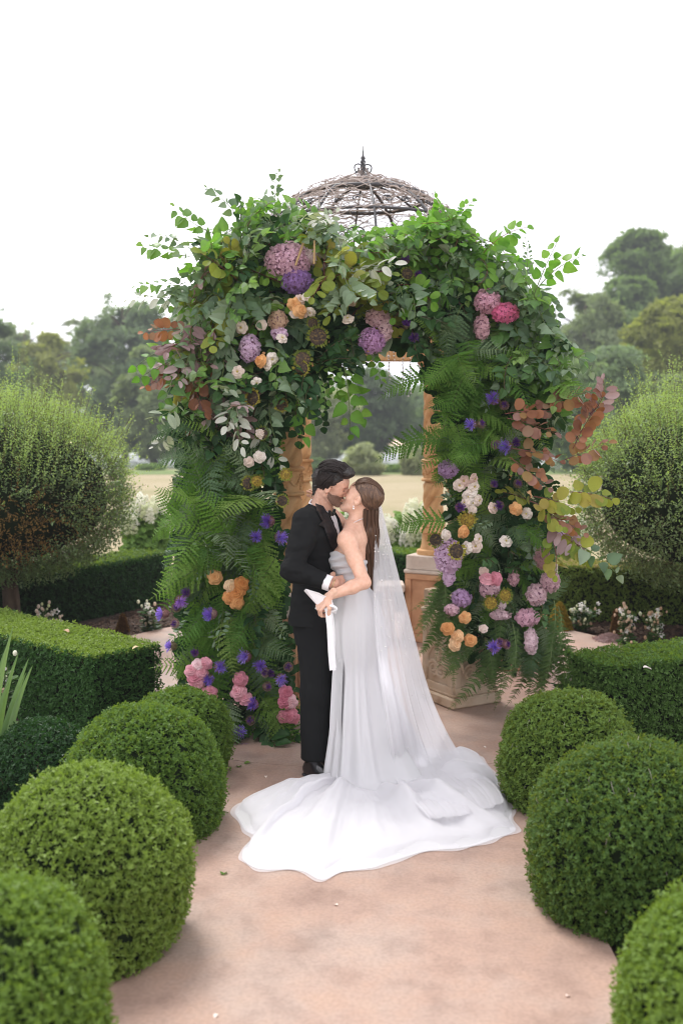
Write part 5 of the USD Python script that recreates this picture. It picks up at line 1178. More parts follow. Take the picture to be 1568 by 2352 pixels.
LAP = Polygon([(722, 1148), (735, 1150), (752, 1178), (764, 1203), (776, 1232), (783, 1262), (773, 1276), (757, 1250), (744, 1212), (731, 1206), (740, 1197), (727, 1172)])
def lapel(p):
    q = proj(p); sd = sdist(LAP, points(q)) * np.where(contains_xy(LAP, q[:, 0], q[:, 1]), -1, 1) * .0025
    return np.maximum(np.maximum(np.abs(jacket(p) - .004) - .0045, sd), p[:, 1] - G0[1] - .02)
part(jk, 'lapel', nets(lapel, cp(715, 1290, -.30), cp(800, 1130, .12), .0036), 'satin_black', True)
def trousers(p):
    l = gl(p); d = smin(legs(p, .004, (.098, .082, .072)), stack(l, np.array([.74, .80, .90, .98]), np.interp([.74, .80, .9, .98], ZS, GCX), np.zeros(4), np.array([.085, .10, .105, .10]), np.array([.15, .165, .165, .155])), .03)
    d = d + nz_(p * np.array([1, 1, .25]), 22, 3) * .012
    return np.maximum(d, GZ + .095 - p[:, 2])
part(groom, 'trousers', nets(trousers, G0 + [-.25, -.26, .06], G0 + [.25, .30, .99], .0085), 'suit', True)
def shoe(toe, heel):
    def f(p):
        a = (toe - heel) / np.linalg.norm(toe - heel); b = np.array([-a[1], a[0], 0]); q = np.stack([(p - heel) @ a, (p - heel) @ b, p[:, 2] - GZ], 1)
        d = ell(q, (.055, 0, .040), (.062, .036, .052)); d = smin(d, ell(q, (.175, 0, .022), (.112, .045, .036)), .03); d = smin(d, cone(q, (.05, 0, .09), (.06, 0, .12), .034, .038), .03)
        sole = np.maximum(np.maximum(np.minimum(ell(q, (.055, 0, .01), (.066, .039, .05)), ell(q, (.18, 0, .01), (.113, .049, .05))), q[:, 2] - .012), -q[:, 2])
        return np.minimum(np.maximum(d, .004 - q[:, 2]), sole)
    c = (toe + heel) / 2
    return nets(f, c + [-.24, -.16, -.05], c + [.24, .16, .14], .0048)
for hx_, tx_, yl in ((697, 808, -.05), (708, 822, .14)):
    h_ = cp(hx_, 1700, yl + .01); t_ = cp(tx_, 1700, yl - .07); h_[2] = t_[2] = GZ
    part(groom, 'shoe', shoe(t_, h_), 'patent', True)
def collar(p):
    ax = (NECK1 - NECK0) / np.linalg.norm(NECK1 - NECK0); t = (p - NECK0) @ ax; rad = np.linalg.norm(p - NECK0 - t[:, None] * ax, axis=1); l = gl(p)
    d = np.abs(rad - (.069 - .05 * np.clip(t, -.05, .1))) - .004
    top = .052 - .25 * np.clip(l[:, 0] - (GCX[7]), -.1, .1)
    return np.maximum(d, np.maximum(t - top, -.06 - t))
def shirt(p):
    l = gl(p); d = np.minimum(g_torso(p, -.010), collar(p)); return np.maximum(d, 1.0 - l[:, 2])
sh = part(groom, 'shirt', nets(shirt, G0 + [-.22, -.26, 1.0], G0 + [.24, .26, 1.58], .0062), 'shirt', True)
wa = (WR_R - EL_R) / np.linalg.norm(WR_R - EL_R)
def cuff(p):
    t = (p - WR_R) @ wa; rad = np.linalg.norm(p - WR_R - t[:, None] * wa, axis=1); return np.maximum(np.abs(rad - .0375) - .0035, np.abs(t + .010) - .026)
part(sh, 'cuff', nets(cuff, WR_R - .07, WR_R + .07, .0038), 'shirt', True)
bt = cp(760, 1181, .02)
bow = [np.array([0, 0, 0])]
def bowtie(p):
    q = (p - bt) @ (RG @ rotm((0, 1, 0), .2)); d = ell(q, (.006, 0, 0), (.010, .009, .012))
    for s in (-1, 1):
        w = .010 + .017 * np.clip(np.abs(q[:, 1]) / .055, 0, 1)
        d = smin(d, np.maximum(np.maximum(np.abs(q[:, 2]) - w, np.abs(q[:, 0] - .003) - .007), np.maximum(s * q[:, 1] - .058, -s * q[:, 1])), .004)
    return d
part(groom, 'bow_tie', nets(bowtie, bt - .075, bt + .075, .0042), 'satin_black', True)
# hair, beard, brows
def g_hair(p):
    q = (p - GO) @ GH / GS
    d = ell(q, (-.018, 0, .047), (.103, .081, .093))
    d = smin(d, ell(q, (.062, -.004, .112), (.050, .060, .034)), .03)
    d = smin(d, cone(q, (-.085, 0, .02), (-.070, 0, -.062), .052, .040), .03)
    line = np.interp(q[:, 0], [-.2, -.036, -.020, .0, .022, .026, .050, .075, .2], [-.105, -.088, -.045, -.038, -.030, .020, .050, .076, .080])
    line = np.where(np.abs(q[:, 1]) < .05, np.maximum(line, np.interp(q[:, 0], [0, .05, .1], [-.1, .07, .085])), line)
    a = np.arctan2(q[:, 1], q[:, 0] + .02)
    w = nz_(np.stack([q[:, 0] * 16, q[:, 1] * 60 + q[:, 2] * 40, q[:, 2] * 55 - q[:, 0] * 30], 1), 1.0, 3)
    return smax(d + w * .016, line - q[:, 2] + w * .02, .006)
part(groom, 'hair', nets(g_hair, GO - [.17, .14, .17], GO + [.19, .14, .2], .0034), 'hair_black_mass', True)
gg = np.random.default_rng(3); st = []
for i in range(230):                                          # loose locks combed back over the cap of hair
    y0 = gg.uniform(-.072, .072); f0 = gg.uniform(.35, 1.6); fi = np.linspace(f0, min(f0 + gg.uniform(.7, 1.5), 2.9), 7); kk = math.sqrt(1 - (y0 / .088) ** 2)
    xs = -.018 + .110 * kk * np.cos(fi) + .012 * (fi < 1.0); z = .050 + .103 * kk * np.sin(fi) + .002 + gg.normal(0, .002) + np.where(fi < 1.2, .012, 0); yy = y0 * np.linspace(1, 1.12, 7) + gg.normal(0, .006) * np.linspace(0, 1, 7)
    st.append(tube(np.stack([xs, yy, z], 1) @ GH.T * GS + GO, np.r_[.0012, np.full(5, .0034), .001], 5))
for i in range(160):
    s = gg.choice([-1, 1]); x0, z0 = gg.uniform(-.09, .015), gg.uniform(.02, .10)
    t = np.linspace(0, 1, 6); X = np.maximum(x0 - .03 * t, -.095); Z = z0 - (.07 + .06 * (x0 < -.04)) * t; Y_ = s * (.006 + .084 * np.sqrt(np.clip(1 - ((X + .018) / .108) ** 2 - ((Z - .05) / .11) ** 2, .03, 1)))
    st.append(tube(np.stack([X, Y_, Z], 1) @ GH.T * GS + GO, np.r_[.001, np.full(4, .003), .001], 5))
part(groom, 'hair_locks', cat(st), 'hair_black', True)
def beard(p):
    q = (p - GO) @ GH / GS; d = head_sdf(q) - .0016
    low = np.interp(q[:, 0], [-.02, .005, .03, .06, .085, .12], [-.020, -.028, -.036, -.030, -.040, -.041])
    reg = np.maximum(q[:, 2] - low, np.maximum(.002 - q[:, 0], -q[:, 2] - .108))
    lipz = np.maximum(np.abs(q[:, 2] + .0615) - .0095, np.maximum(np.abs(q[:, 1]) - .022, .070 - q[:, 0]))
    return np.maximum(np.maximum(d, reg), -lipz)
part(groom, 'beard', nets(beard, GO - .16, GO + .16, .0034), 'beard', True)
for s in (-1, 1):
    part(groom, 'eyebrow', tube(np.array([(.089, s * .013, .030), (.084, s * .030, .035), (.072, s * .047, .029)]) @ GH.T * GS + GO, [.0026, .0036, .0016], 6), 'brow_dark', True)
    part(groom, 'eyelashes', tube(np.array([(.084, s * .018, .004), (.0855, s * .031, .0005), (.077, s * .044, .004)]) @ GH.T * GS + GO, .0016, 5), 'brow_dark', True)
part(groom, 'lips', cat([place(ball((.089, 0, -.0565), (.0105, .019, .0050), 2), GH * GS, GO), place(ball((.088, 0, -.0665), (.0105, .017, .0055), 2), GH * GS, GO)]), 'lip', True)
t_ = np.linspace(0, 2 * PI, 30); wb = cross_b = np.stack([np.cross(wa, [0, 0, 1.0]) / np.linalg.norm(np.cross(wa, [0, 0, 1.0])), np.cross(wa, np.cross(wa, [0, 0, 1.0]))], 0)
part(groom, 'bracelet', tube(WR_R + wa * .032 + .031 * (np.cos(t_)[:, None] * wb[0] + np.sin(t_)[:, None] * wb[1]), .0022, 5, cap=False), 'gold', True)

# ================= bride
B0 = cp(815, 1785, -.05); B0[2] = GZ
YBR = math.pi - .36; RB = basis(YBR)
BH = RB @ rotm((1, 0, 0), .10) @ rotm((0, 1, 0), -.50); BS = .90
BO = LIP - BH @ np.array([.097, 0, -.060]) * BS
bride = thing('person', 'long haired person in a strapless white gown with a long veil, kissing', 'person', B0)
def bl_(p): return (p - B0) @ RB
NB0, NB1 = cp(816, 1196, -.05), BO + BH @ np.array([-.022, 0, -.045]) * BS
TC = cp(819, 1228, -.055)                                     # between the shoulders
side = RB[:, 1]                                               # her left, towards the camera
S_L, S_R = TC + side * .150 + [0, 0, -.012], TC - side * .150 + [0, 0, .015]
E_L, W_L = cp(836, 1338, -.27), cp(757, 1369, -.33)
E_R, W_R = cp(783, 1206, .17), cp(757, 1166, .15)
bz = lambda py: cp(815, py, -.05)[2] - GZ
BZS = np.array([bz(1420), bz(1385), bz(1345), bz(1320), bz(1290), bz(1265), bz(1240), bz(1220), bz(1200)])
bxw = lambda px: -(cp(px, 1300, -.05)[0] - B0[0]) / math.cos(.36)
BCX = np.array([bxw(v) for v in (818, 816, 812, 811, 810, 811, 816, 818, 818)])
BRX = np.array([.085, .080, .070, .075, .080, .082, .074, .060, .045]); BRY = np.array([.130, .120, .110, .118, .132, .142, .142, .128, .07])
def b_torso(p, off=0.0):
    l = bl_(p); d = stack(l, BZS, BCX, np.zeros(9), BRX + off, BRY + off, 2.1)
    for s in (-1, 1): d = smin(d, ell(l, (BCX[4] + .050, s * .062, bz(1284)), np.array([.052, .060, .056]) + off), .03)
    return d
def b_body(p):
    d = b_torso(p)
    d = smin(d, cone(p, NB0 - [0, 0, .02], NB1, .050, .044), .035)
    d = smin(d, cone(p, S_L, S_R, .045, .045), .05)
    for A, B, C in ((S_L, E_L, W_L), (S_R, E_R, W_R)):
        d = smin(d, chain(p, [A, A + (B - A) * .45, B, B + (C - B) * .35, C], [.043, .039, .033, .034, .0225], .02), .022)
    d = smin(d, head_sdf((p - BO) @ BH / BS, True) * BS, .018)
    return d
hf = cp(733, 1393, -.335) - W_L
HN_ = np.array([-.45, -.55, .65])
def b_hand(p): return smin(hand_sdf(p, W_L, hf, HN_, (1.05, 1.05, .6), -1, .90, (.15, .9)), cone(p, W_L - hf * .4, W_L + hf * .2, .022, .021), .015)
def b_hand_r(p): return hand_sdf(p, W_R, (-.55, .05, .55), (.3, .8, .2), (.3, .3, .2), 1, .9)
def b_legs(p): return smin(chain(p, [B0 + [.0, -.05, .95], B0 + [0, -.05, .5], B0 + [0, -.05, .06]], [.06, .05, .035], .03), chain(p, [B0 + [.0, .07, .95], B0 + [0, .07, .5], B0 + [0, .07, .06]], [.06, .05, .035], .03), .02)
skin = cat([nets(b_body, np.minimum(cp(745, 1420, -.42), BO - .17), np.maximum(cp(880, 1105, .34), BO + .17), .0056), nets(b_hand, W_L - .13, W_L + .12, .0030), nets(b_hand_r, W_R - .13, W_R + .14, .004), nets(b_legs, B0 + [-.15, -.2, .0], B0 + [.15, .2, 1.04], .014)])
part(bride, 'body', skin, 'skin_woman', True)
def bodice(p):
    l = bl_(p); q = proj(p)
    fold = np.sin((l[:, 2] * 1.0 + .25 * l[:, 0] - .16 * np.abs(l[:, 1])) * 150) * .0035 + nz_(l * np.array([.6, .6, 2.4]), 26, 6) * .010
    d = b_torso(p, .008) + fold * np.clip((l[:, 2] - bz(1345)) / .08, 0, 1)
    top = bz(1262) - .055 * np.clip((-l[:, 0] + .06) / .14, 0, 1.3) + .010 * np.cos(l[:, 1] * 40) * (l[:, 0] > 0)
    return np.maximum(d, np.maximum(l[:, 2] - top, bz(1385) - l[:, 2]))
gown = part(bride, 'gown_bodice', nets(bodice, cp(750, 1400, -.3), cp(880, 1240, .25), .0052), 'satin_white', True)
# --- skirt and train: one sheet from waist to hem
HEM = [(765, 1793, 185), (715, 1806, 193), (660, 1822, 201), (600, 1834, 209), (556, 1848, 215), (542, 1866, 220), (550, 1888, 224), (560, 1912, 229), (583, 1926, 234), (562, 1950, 238), (556, 1975, 242), (585, 1996, 247), (640, 2000, 252), (700, 2004, 258), (740, 2026, 263), (790, 2002, 270), (850, 1999, 277), (900, 1981, 283), (985, 1955, 293), (1060, 1951, 302), (1100, 1944, 308), (1150, 1925, 315), (1181, 1906, 322), (1172, 1868, 331), (1150, 1815, 340), (1122, 1764, 349), (1085, 1738, 357), (1055, 1738, 364), (1000, 1735, 382), (930, 1745, 412), (860, 1760, 450), (800, 1772, 500), (768, 1785, 535), (765, 1793, 545)]
hp = np.array([gnd(x, y, GZ) for x, y, _ in HEM]); ha = np.radians([a for *_, a in HEM])
al = np.r_[0, np.cumsum(np.linalg.norm(np.diff(hp, axis=0), axis=1) + .02)]; al /= al[-1]
NU, NF, NL = 460, 56, 56
U = np.linspace(0, 1, NU)
from scipy.interpolate import PchipInterpolator
from scipy.ndimage import gaussian_filter1d
Hx = PchipInterpolator(al, hp)(U); Ha = PchipInterpolator(al, ha)(U)
Wc = cp(812, 1352, -.055); dirs = np.stack([np.cos(Ha), np.sin(Ha), 0 * Ha], 1)
W_ = Wc + dirs * .0; l0 = bl_(Wc[None])[0]
lw = dirs @ RB; rr = 1 / np.sqrt((lw[:, 0] / .090) ** 2 + (lw[:, 1] / .134) ** 2); W_ = Wc + dirs * rr[:, None]
rF = np.interp(np.degrees(Ha), [185, 230, 270, 300, 330, 360, 400, 450, 500, 545], [.145, .19, .25, .36, .50, .46, .36, .27, .18, .145])
BG = np.array([Wc[0] - .0, Wc[1], GZ]); rH = np.linalg.norm(Hx - BG, axis=1)
rF = np.minimum(rF, rH * .93); rF = gaussian_filter1d(rF, 4)
Fp = BG + dirs * rF[:, None]
rows = []
fr_ = meshkit.fbm(np.stack([np.cos(Ha) * 2.6, np.sin(Ha) * 2.6, 0 * Ha + 3], 1), 2, 4) - .5
fr2 = np.sin(Ha * 13 + 2.0 * np.sin(Ha * 3)) * .5
for s in np.linspace(0, 1, NF, endpoint=False):
    pr_ = rr * (1 - s) ** .9 + (rF - .0) * (.42 * s + .58 * s ** 2.6) + .045 * math.sin(PI * min(1, s * 2.4)) * (s < .417)
    pr_ = pr_ + (fr_ * .11 + fr2 * .028) * s ** .9 * np.clip(rF / .2, .4, 1.6)
    P = Wc * 1.0 + dirs * pr_[:, None]; P[:, 2] = GZ + .012 + (Wc[2] - GZ) * (1 - s); rows.append(P)
for s in np.linspace(0, 1, NL):
    e = s ** 1.15; P = Fp * (1 - e) + Hx * e
    n1 = meshkit.fbm(np.stack([P[:, 0] * 5.5, P[:, 1] * 7, 0 * U], 1), 3, 8); n2 = np.sin(U * 2 * PI * 15 + 3 * np.sin(U * 19)) 
    far = np.clip((rH - rF) / .35, 0, 1)
    ridge = np.clip(1 - np.abs(meshkit.noise(np.stack([P[:, 0] * 3.2 + P[:, 1] * 2.2, P[:, 1] * 4.0, 0 * U + 5], 1), 2) - .5) * 6, 0, 1)
    rad_ = .5 + .5 * np.sin(U * 2 * PI * 9 + 2.2 * np.sin(U * 23 + .6)); rad_ = rad_ ** 2.2 * (.4 + .6 * meshkit.noise(np.stack([U * 17, 0 * U, 0 * U], 1), 6))
    lift = .012 + .075 * rad_ * far * math.sin(PI * min(1, .22 + .78 * s)) ** .8 * (1 - .35 * s) + (.075 * n1 + .045 * ridge) * math.sin(PI * min(.96, .12 + s * .84)) * far + (.005 + .010 * n2) * far * s ** 6 + .030 * (meshkit.fbm(np.stack([P[:, 0] * 15, P[:, 1] * 19, 0 * U], 1), 3, 18) - .35) * far * math.sin(PI * min(1, s * 1.02 + .02)) + .010 * far * math.exp(-((s - .90) / .07) ** 2)
    fine = meshkit.fbm(np.stack([U * 95, 0 * U + s * 1.6, 0 * U], 1), 2, 31) - .35
    lift = (lift + .022 * fine * far * math.sin(PI * s)) * np.clip((np.degrees(Ha) - 196) / 26, .12, 1)
    lift = lift * (1 - np.clip((s - .78) / .22, 0, 1) ** 1.5 * .9)
    P[:, 2] = GZ + np.maximum(lift, .004); P[:, :2] += (dirs[:, :2] * (n2 * .009 * s ** 4 * far)[:, None]); rows.append(P)
V = np.array(rows); 
V[2:-1] = gaussian_filter1d(V, 1.6, axis=0)[2:-1]; V[:, 1:-1] = gaussian_filter1d(V, 1.2, axis=1)[:, 1:-1]
V[:, -1] = V[:, 0]
part(bride, 'gown_skirt', gridmesh(V.transpose(1, 0, 2)), 'satin_white', True, label='full white satin skirt spreading into a long train')
O2 = V[NF - 6:].copy(); sg = np.linspace(0, 1, len(O2))[:, None]; nn_ = np.sin(U * 2 * PI * 17 + 2.0 * np.sin(U * 23))[None]
O2[..., :2] += dirs[None, :, :2] * (.020 * sg ** 3 * (1 + .5 * nn_) * np.clip((rH - rF) / .35, 0, 1)[None])[..., None]; O2[..., 2] += .010 * (1 - sg ** 2) - .024 * np.clip(1 - sg / .3, 0, 1); O2[:, :, :2] -= dirs[None, :, :2] * (.02 * np.clip(1 - sg / .3, 0, 1))[..., None]; O2[..., 2] += .004 * (1 + nn_) * sg ** 3; O2[..., 2] = np.maximum(O2[..., 2] * np.where(sg > .93, .75, 1), GZ + .006)
part(bride, 'gown_overlay', gridmesh(O2[:, np.r_[0:NU]].transpose(1, 0, 2)), 'tulle', True, label='sheer ruffled outer layer of the train')
# the edge panel of the overskirt hanging open at the front
S_, T_ = np.meshgrid(np.linspace(0, 1, 60), np.linspace(0, 1, 14), indexing='ij')
e0 = np.array([cp(x, y, -.14) for x, y in ((781, 1352), (776, 1400), (768, 1480), (760, 1600), (756, 1700), (760, 1760), (772, 1795))]); e1 = np.array([cp(x, y, -.20) for x, y in ((790, 1352), (792, 1400), (790, 1480), (785, 1600), (784, 1700), (790, 1760), (800, 1795))])
e0, e1 = spline(e0, 60), spline(e1, 60); PV = e0[:, None] * (1 - T_[..., None]) + e1[:, None] * T_[..., None]; PV[..., 1] += .02 * np.sin(T_ * PI) * S_ 
PV[..., 2] = np.maximum(PV[..., 2], GZ + .01)
part(bride, 'overskirt_panel', gridmesh(PV), 'satin_white', True)
# --- veil
def veil_sheet(dy, ph, amp, edge=1.0):
    Lp = [(862, 1152, -.02), (861, 1200, -.07), (858, 1290, -.15), (858, 1400, -.24), (868, 1520, -.32), (884, 1640, -.40)]
    Rp = [(872, 1149, .05), (884, 1200, .08), (905, 1285, .10), (932, 1390, .12), (962, 1510, .15), (1000, 1630, .18)]
    L_ = [cp(a, b, c + dy) for a, b, c in Lp] + [gnd(905, 1775, .13), gnd(935, 1830, .12), gnd(985, 1880, .11)]
    R_ = [cp(a, b, c + dy) for a, b, c in Rp] + [gnd(1062, 1742, .11), gnd(1112, 1785, .10), gnd(1158, 1842, .09)]
    L_, R_ = spline(L_, 120), spline(R_, 120); w = np.linspace(0, 1, 90)
    A = L_[:, None] * (1 - w[None, :, None]) + R_[:, None] * w[None, :, None]
    s = np.linspace(0, 1, 120)[:, None]; a = amp * (.25 + 1.2 * s) * np.clip((1.0 - s) * 2.2, .12, 1)
    f = np.sin(w[None] * 38 + ph + 1.3 * np.sin(s * 5 + w[None] * 7)) + .5 * np.sin(w[None] * 71 + ph * 2 + 3 * s)
    A[..., 1] += a * f - .05 * np.sin(w[None] * PI) * np.clip(s * 3, 0, 1); A[..., 0] += a * .5 * np.cos(w[None] * 38 + ph); A[..., 2] = np.maximum(A[..., 2] + (s > .7) * .004 * f, GZ + .02)
    return A
VA = veil_sheet(0, 0, .012); vl = part(bride, 'veil', gridmesh(VA), 'tulle', True, label='sheer white tulle veil dotted with pearls')
part(vl, 'back_layer', gridmesh(veil_sheet(.07, 2, .014)), 'tulle', True)
gp = np.random.default_rng(9); ps = []
for i in range(95):
    a, b = int(gp.beta(1.1, 1.9) * 80), gp.integers(2, 88); ps.append(ball(VA[a, b] - [0, .004, 0], gp.choice([.0026, .0034, .0042]), 1))
part(vl, 'pearl', cat(ps), 'pearl', True, kind='stuff')
part(bride, 'veil_comb', tube(spline([cp(861, 1149, -.03), cp(868, 1145, .01), cp(873, 1149, .06)], 8), .008, 8), 'pearl', True)
# --- hair
def b_hair(p):
    q = (p - BO) @ BH / BS
    d = smin(ell(q, (-.020, 0, .044), (.104, .081, .094)), ell(q, (.026, 0, .040), (.070, .066, .070)), .02)
    line = np.interp(q[:, 0], [-.2, -.05, -.022, -.004, .02, .045, .066, .082, .2], [-.035, -.020, .004, .030, .040, .050, .066, .086, .095])
    w = nz_(np.stack([q[:, 0] * 14 + q[:, 2] * 10, q[:, 1] * 70, q[:, 2] * 70 - q[:, 0] * 50], 1), 1.0, 5)
    return smax(d + w * .008, line - q[:, 2], .006) * BS
part(bride, 'hair', nets(b_hair, BO - .17, BO + .17, .0036), 'hair_brown_mass', True)
st = []; gh = np.random.default_rng(12)
def long_hair(p):
    P = [cp(846, 1152, -.04), cp(846, 1180, -.05), cp(846, 1220, -.06), cp(850, 1260, -.055), cp(852, 1300, -.05), cp(852, 1340, -.05)]
    return chain(p, P, [.048, .045, .043, .038, .030, .016], .02) + nz_(p * np.array([1.6, 1.6, .25]), 60, 2) * .016
part(bride, 'long_hair', nets(long_hair, cp(815, 1365, -.16), cp(880, 1120, .1), .0045), 'hair_brown_mass', True)
for i in range(190):
    a = gh.uniform(0, 2 * PI); r = math.sqrt(gh.uniform(.45, 1.0)); ln = gh.uniform(.86, 1.04)
    xs = np.interp(np.linspace(0, 1, 7), [0, .2, .5, 1], [843, 846, 848, 851]); ys = 1128 + (1356 - 1128) * ln * np.linspace(0, 1, 7)
    P = []
    for k, (x, y) in enumerate(zip(xs, ys)):
        wv = .013 * (k / 6) * math.sin(k * 1.6 + a * 1.5); rad = [.034, .052, .052, .050, .045, .037, .020][k] * r
        P.append(cp(x, y, -.05) + np.array([math.cos(a) * rad + wv, math.sin(a) * rad * 1.15, 0]))
    st.append(tube(spline(P, 26), np.r_[.0012, np.full(22, gh.uniform(.0022, .0042)), .003, .002, .0007], 5))
for i in range(90):                                           # strands drawn back from the temple to the comb
    y0 = gh.uniform(-.066, .066); t = np.linspace(0, 1, 8); x = .072 - .178 * t
    yy = y0 * (1 - .75 * t ** 2); z = .044 + .0965 * np.sqrt(np.clip(1 - ((x + .02) / .108) ** 2 - (yy / .084) ** 2, .0, 1)) * (1 - .1 * t) + .003 + .006 * (1 - t) * (x > 0)
    st.append(tube((np.stack([x, yy, z], 1) * BS) @ BH.T + BO, np.r_[.0008, np.full(6, .0024), .001], 5))
part(bride, 'hair_strands', cat(st), 'hair_brown', True)
for s in (-1, 1):
    part(bride, 'eyebrow', tube((np.array([(.087, s * .013, .030), (.082, s * .030, .034), (.071, s * .046, .029)]) * BS) @ BH.T + BO, [.0018, .0022, .001], 6), 'brow_brown', True)
    part(bride, 'eyelashes', tube((np.array([(.084, s * .018, .004), (.0860, s * .031, .0), (.078, s * .045, .004)]) * BS) @ BH.T + BO, .0017, 5), 'brow_dark', True)
    ep = (np.array([-.004, s * .078, -.046]) * BS) @ BH.T + BO
    part(bride, 'earring', cat([ball(ep, .0045, 1), ball(ep - [0, 0, .012], .0055, 2)]), 'pearl', True)
part(bride, 'lips', cat([place(ball(np.array([.089, 0, -.0565]) * BS, (.0095, .017, .0045), 2), BH, BO), place(ball(np.array([.088, 0, -.0665]) * BS, (.0095, .015, .0050), 2), BH, BO)]), 'lip', True)
nk = [NB0 + RB @ np.array([.066 * math.cos(a), .068 * math.sin(a), -.012 - .034 * math.cos(a)]) for a in np.linspace(0, 2 * PI, 40)]
part(bride, 'necklace', tube(nk, .0022, 5, cap=False), 'silver', True)
part(bride, 'ring', ball(W_L + hf / np.linalg.norm(hf) * .095 + HN_ * .006, .006, 1), 'silver', True)
# ================= vow booklet and its ribbon, in her hand
hc = W_L + hf / np.linalg.norm(hf) * .075
bk = thing('vow_booklet', 'folded white card held in the hand of the person in white', 'booklet', hc)
def sheet(pts, th=.0012):
    P = np.array(pts); n = np.cross(P[1] - P[0], P[2] - P[0]); n /= np.linalg.norm(n)
    v = np.vstack([P - n * th, P + n * th]); k = len(P); f = []
    for i in range(1, k - 1): f += [(0, i + 1, i), (k, k + i, k + i + 1)]
    for i in range(k): j = (i + 1) % k; f += [(i, j, k + j), (i, k + j, k + i)]
    return v, np.array(f)
part(bk, 'front_cover', sheet([cp(702, 1353, -.34), cp(732, 1362, -.35), cp(762, 1378, -.35), cp(772, 1408, -.345), cp(735, 1398, -.335)]), 'paper')
part(bk, 'back_cover', sheet([cp(698, 1357, -.30), cp(702, 1353, -.325), cp(735, 1398, -.325), cp(772, 1410, -.335), cp(735, 1396, -.30)]), 'paper')
rb = thing('ribbon', 'white ribbon knotted at the folded card and hanging down in front of the gown', 'ribbon', cp(757, 1400, -.35))
def strip_ribbon(c, w, tw, n=40):
    c = spline(c, n); t = np.linspace(0, 1, n); a = np.interp(t, np.linspace(0, 1, len(tw)), tw)
    d = np.stack([np.cos(a), np.sin(a), 0 * a], 1) * w / 2
    A = np.stack([c - d, c - d * .33 + d[:, [1, 0, 2]] * [-.2, .2, 0], c + d * .33 - d[:, [1, 0, 2]] * [-.2, .2, 0], c + d], 1); return gridmesh(A)
part(rb, 'tail', strip_ribbon([cp(753, 1398, -.355), cp(757, 1440, -.36), cp(760, 1490, -.36), cp(764, 1540, -.355)], .033, [.1, .5, .2, .35]), 'ribbon', True)
part(rb, 'tail', strip_ribbon([cp(757, 1398, -.35), cp(762, 1430, -.34), cp(764, 1480, -.345), cp(767, 1534, -.345)], .026, [.6, .2, .6, .3]), 'ribbon', True)
part(rb, 'loop', cat([tube(spline([cp(753, 1398, -.35), cp(765, 1393, -.362), cp(772, 1399, -.36), cp(764, 1404, -.35), cp(754, 1400, -.345)], 24), np.r_[.004, np.full(22, .0075), .004], 8), ball(cp(754, 1399, -.355), (.014, .012, .012), 2)]), 'ribbon', True)
# ------------------------------------------------------------------ bedding plants, shrubs, small things
gd = np.random.default_rng(77)
def bell_plant(label, px, py_base, h, w, nfl, seed, buds=12, faded=0.0, group='white bellflowers in the beds'):
    b = gnd(px, py_base); g = np.random.default_rng(seed); t = thing('bellflower_plant', label, 'plant', b, group)
    st, lv_p, lv_x, bud = [], [], [], []
    tops = []
    for k in range(7):
        e = b + np.array([g.normal(0, w * .35), g.normal(0, w * .3), h * g.uniform(.75, 1.0)]); P = spline([b + [g.normal(0, .03), g.normal(0, .03), 0], (b + e) / 2 + g.normal(0, .02, 3), e], 10)
        st.append(tube(P, np.linspace(.005, .0025, 10), 5)); tops.append(P)
        for i in range(22):
            q = P[g.integers(0, 8)]; a = g.uniform(0, 6.28); lv_p.append(q); lv_x.append((np.array([math.cos(a), math.sin(a), .35]), np.array([0, 0, 1]) + g.normal(0, .3, 3)))
    part(t, 'stem', cat(st), 'stem_green', True)
    part(t, 'leaves', scatter(leafquad(.42, 1), np.array(lv_p), frames_xu(lv_x), g.uniform(.05, .10, len(lv_p))), 'plant_leaf', kind='stuff')
    for i in range(nfl):
        P = tops[i % 7]; q = P[g.integers(5, 10)] + g.normal(0, .03, 3) + [0, -.03, 0]
        d = np.array([g.normal(0, .6), -1, g.normal(-.1, .4)]); z = d / np.linalg.norm(d); x = np.cross((0, 0, 1), z); x /= np.linalg.norm(x)
        copy_of(FC['bellflower'][0], t, 'flower', np.stack([x, np.cross(z, x), z], 1), q, g.uniform(.8, 1.15))
    fp, ff = [], []
    for i in range(buds):
        q = tops[g.integers(7)][g.integers(4, 10)] + g.normal(0, .035, 3); (ff if g.random() < faded else fp).append(ball(q, np.array([.013, .013, .018]) * g.uniform(.7, 1.2), 1))
    if fp: part(t, 'buds', cat(fp), 'cream_panicle', True, kind='stuff')
    if ff: part(t, 'faded_flowers', cat(ff), 'faded_petal', True, kind='stuff')
bell_plant('white bellflower with pale buds beside the thistles, in front of the left back hedge', 345, 1452, .30, .12, 7, 1, 34, .2)
bell_plant('clump of fading white and tan bellflowers showing over the left front hedge', 118, 1490, .38, .16, 8, 2, 50, .75)
bell_plant('bushy white bellflower in full bloom beside the yellow conifer', 1335, 1452, .30, .14, 13, 3, 30, .3)
bell_plant('white bellflower with many tan seed heads, left one of the right hand pair', 1440, 1490, .36, .10, 6, 4, 44, .8)
bell_plant('white bellflower with tan seed heads, nearest the right edge', 1505, 1492, .36, .12, 7, 5, 46, .8)
bell_plant('white bellflower peeping out behind the cut end of the right front hedge', 1300, 1640, .34, .07, 7, 6, 14, .4)
bell_plant('white blooms at the left edge behind the sword shaped leaves', 18, 1690, .50, .08, 6, 7, 10, .2)
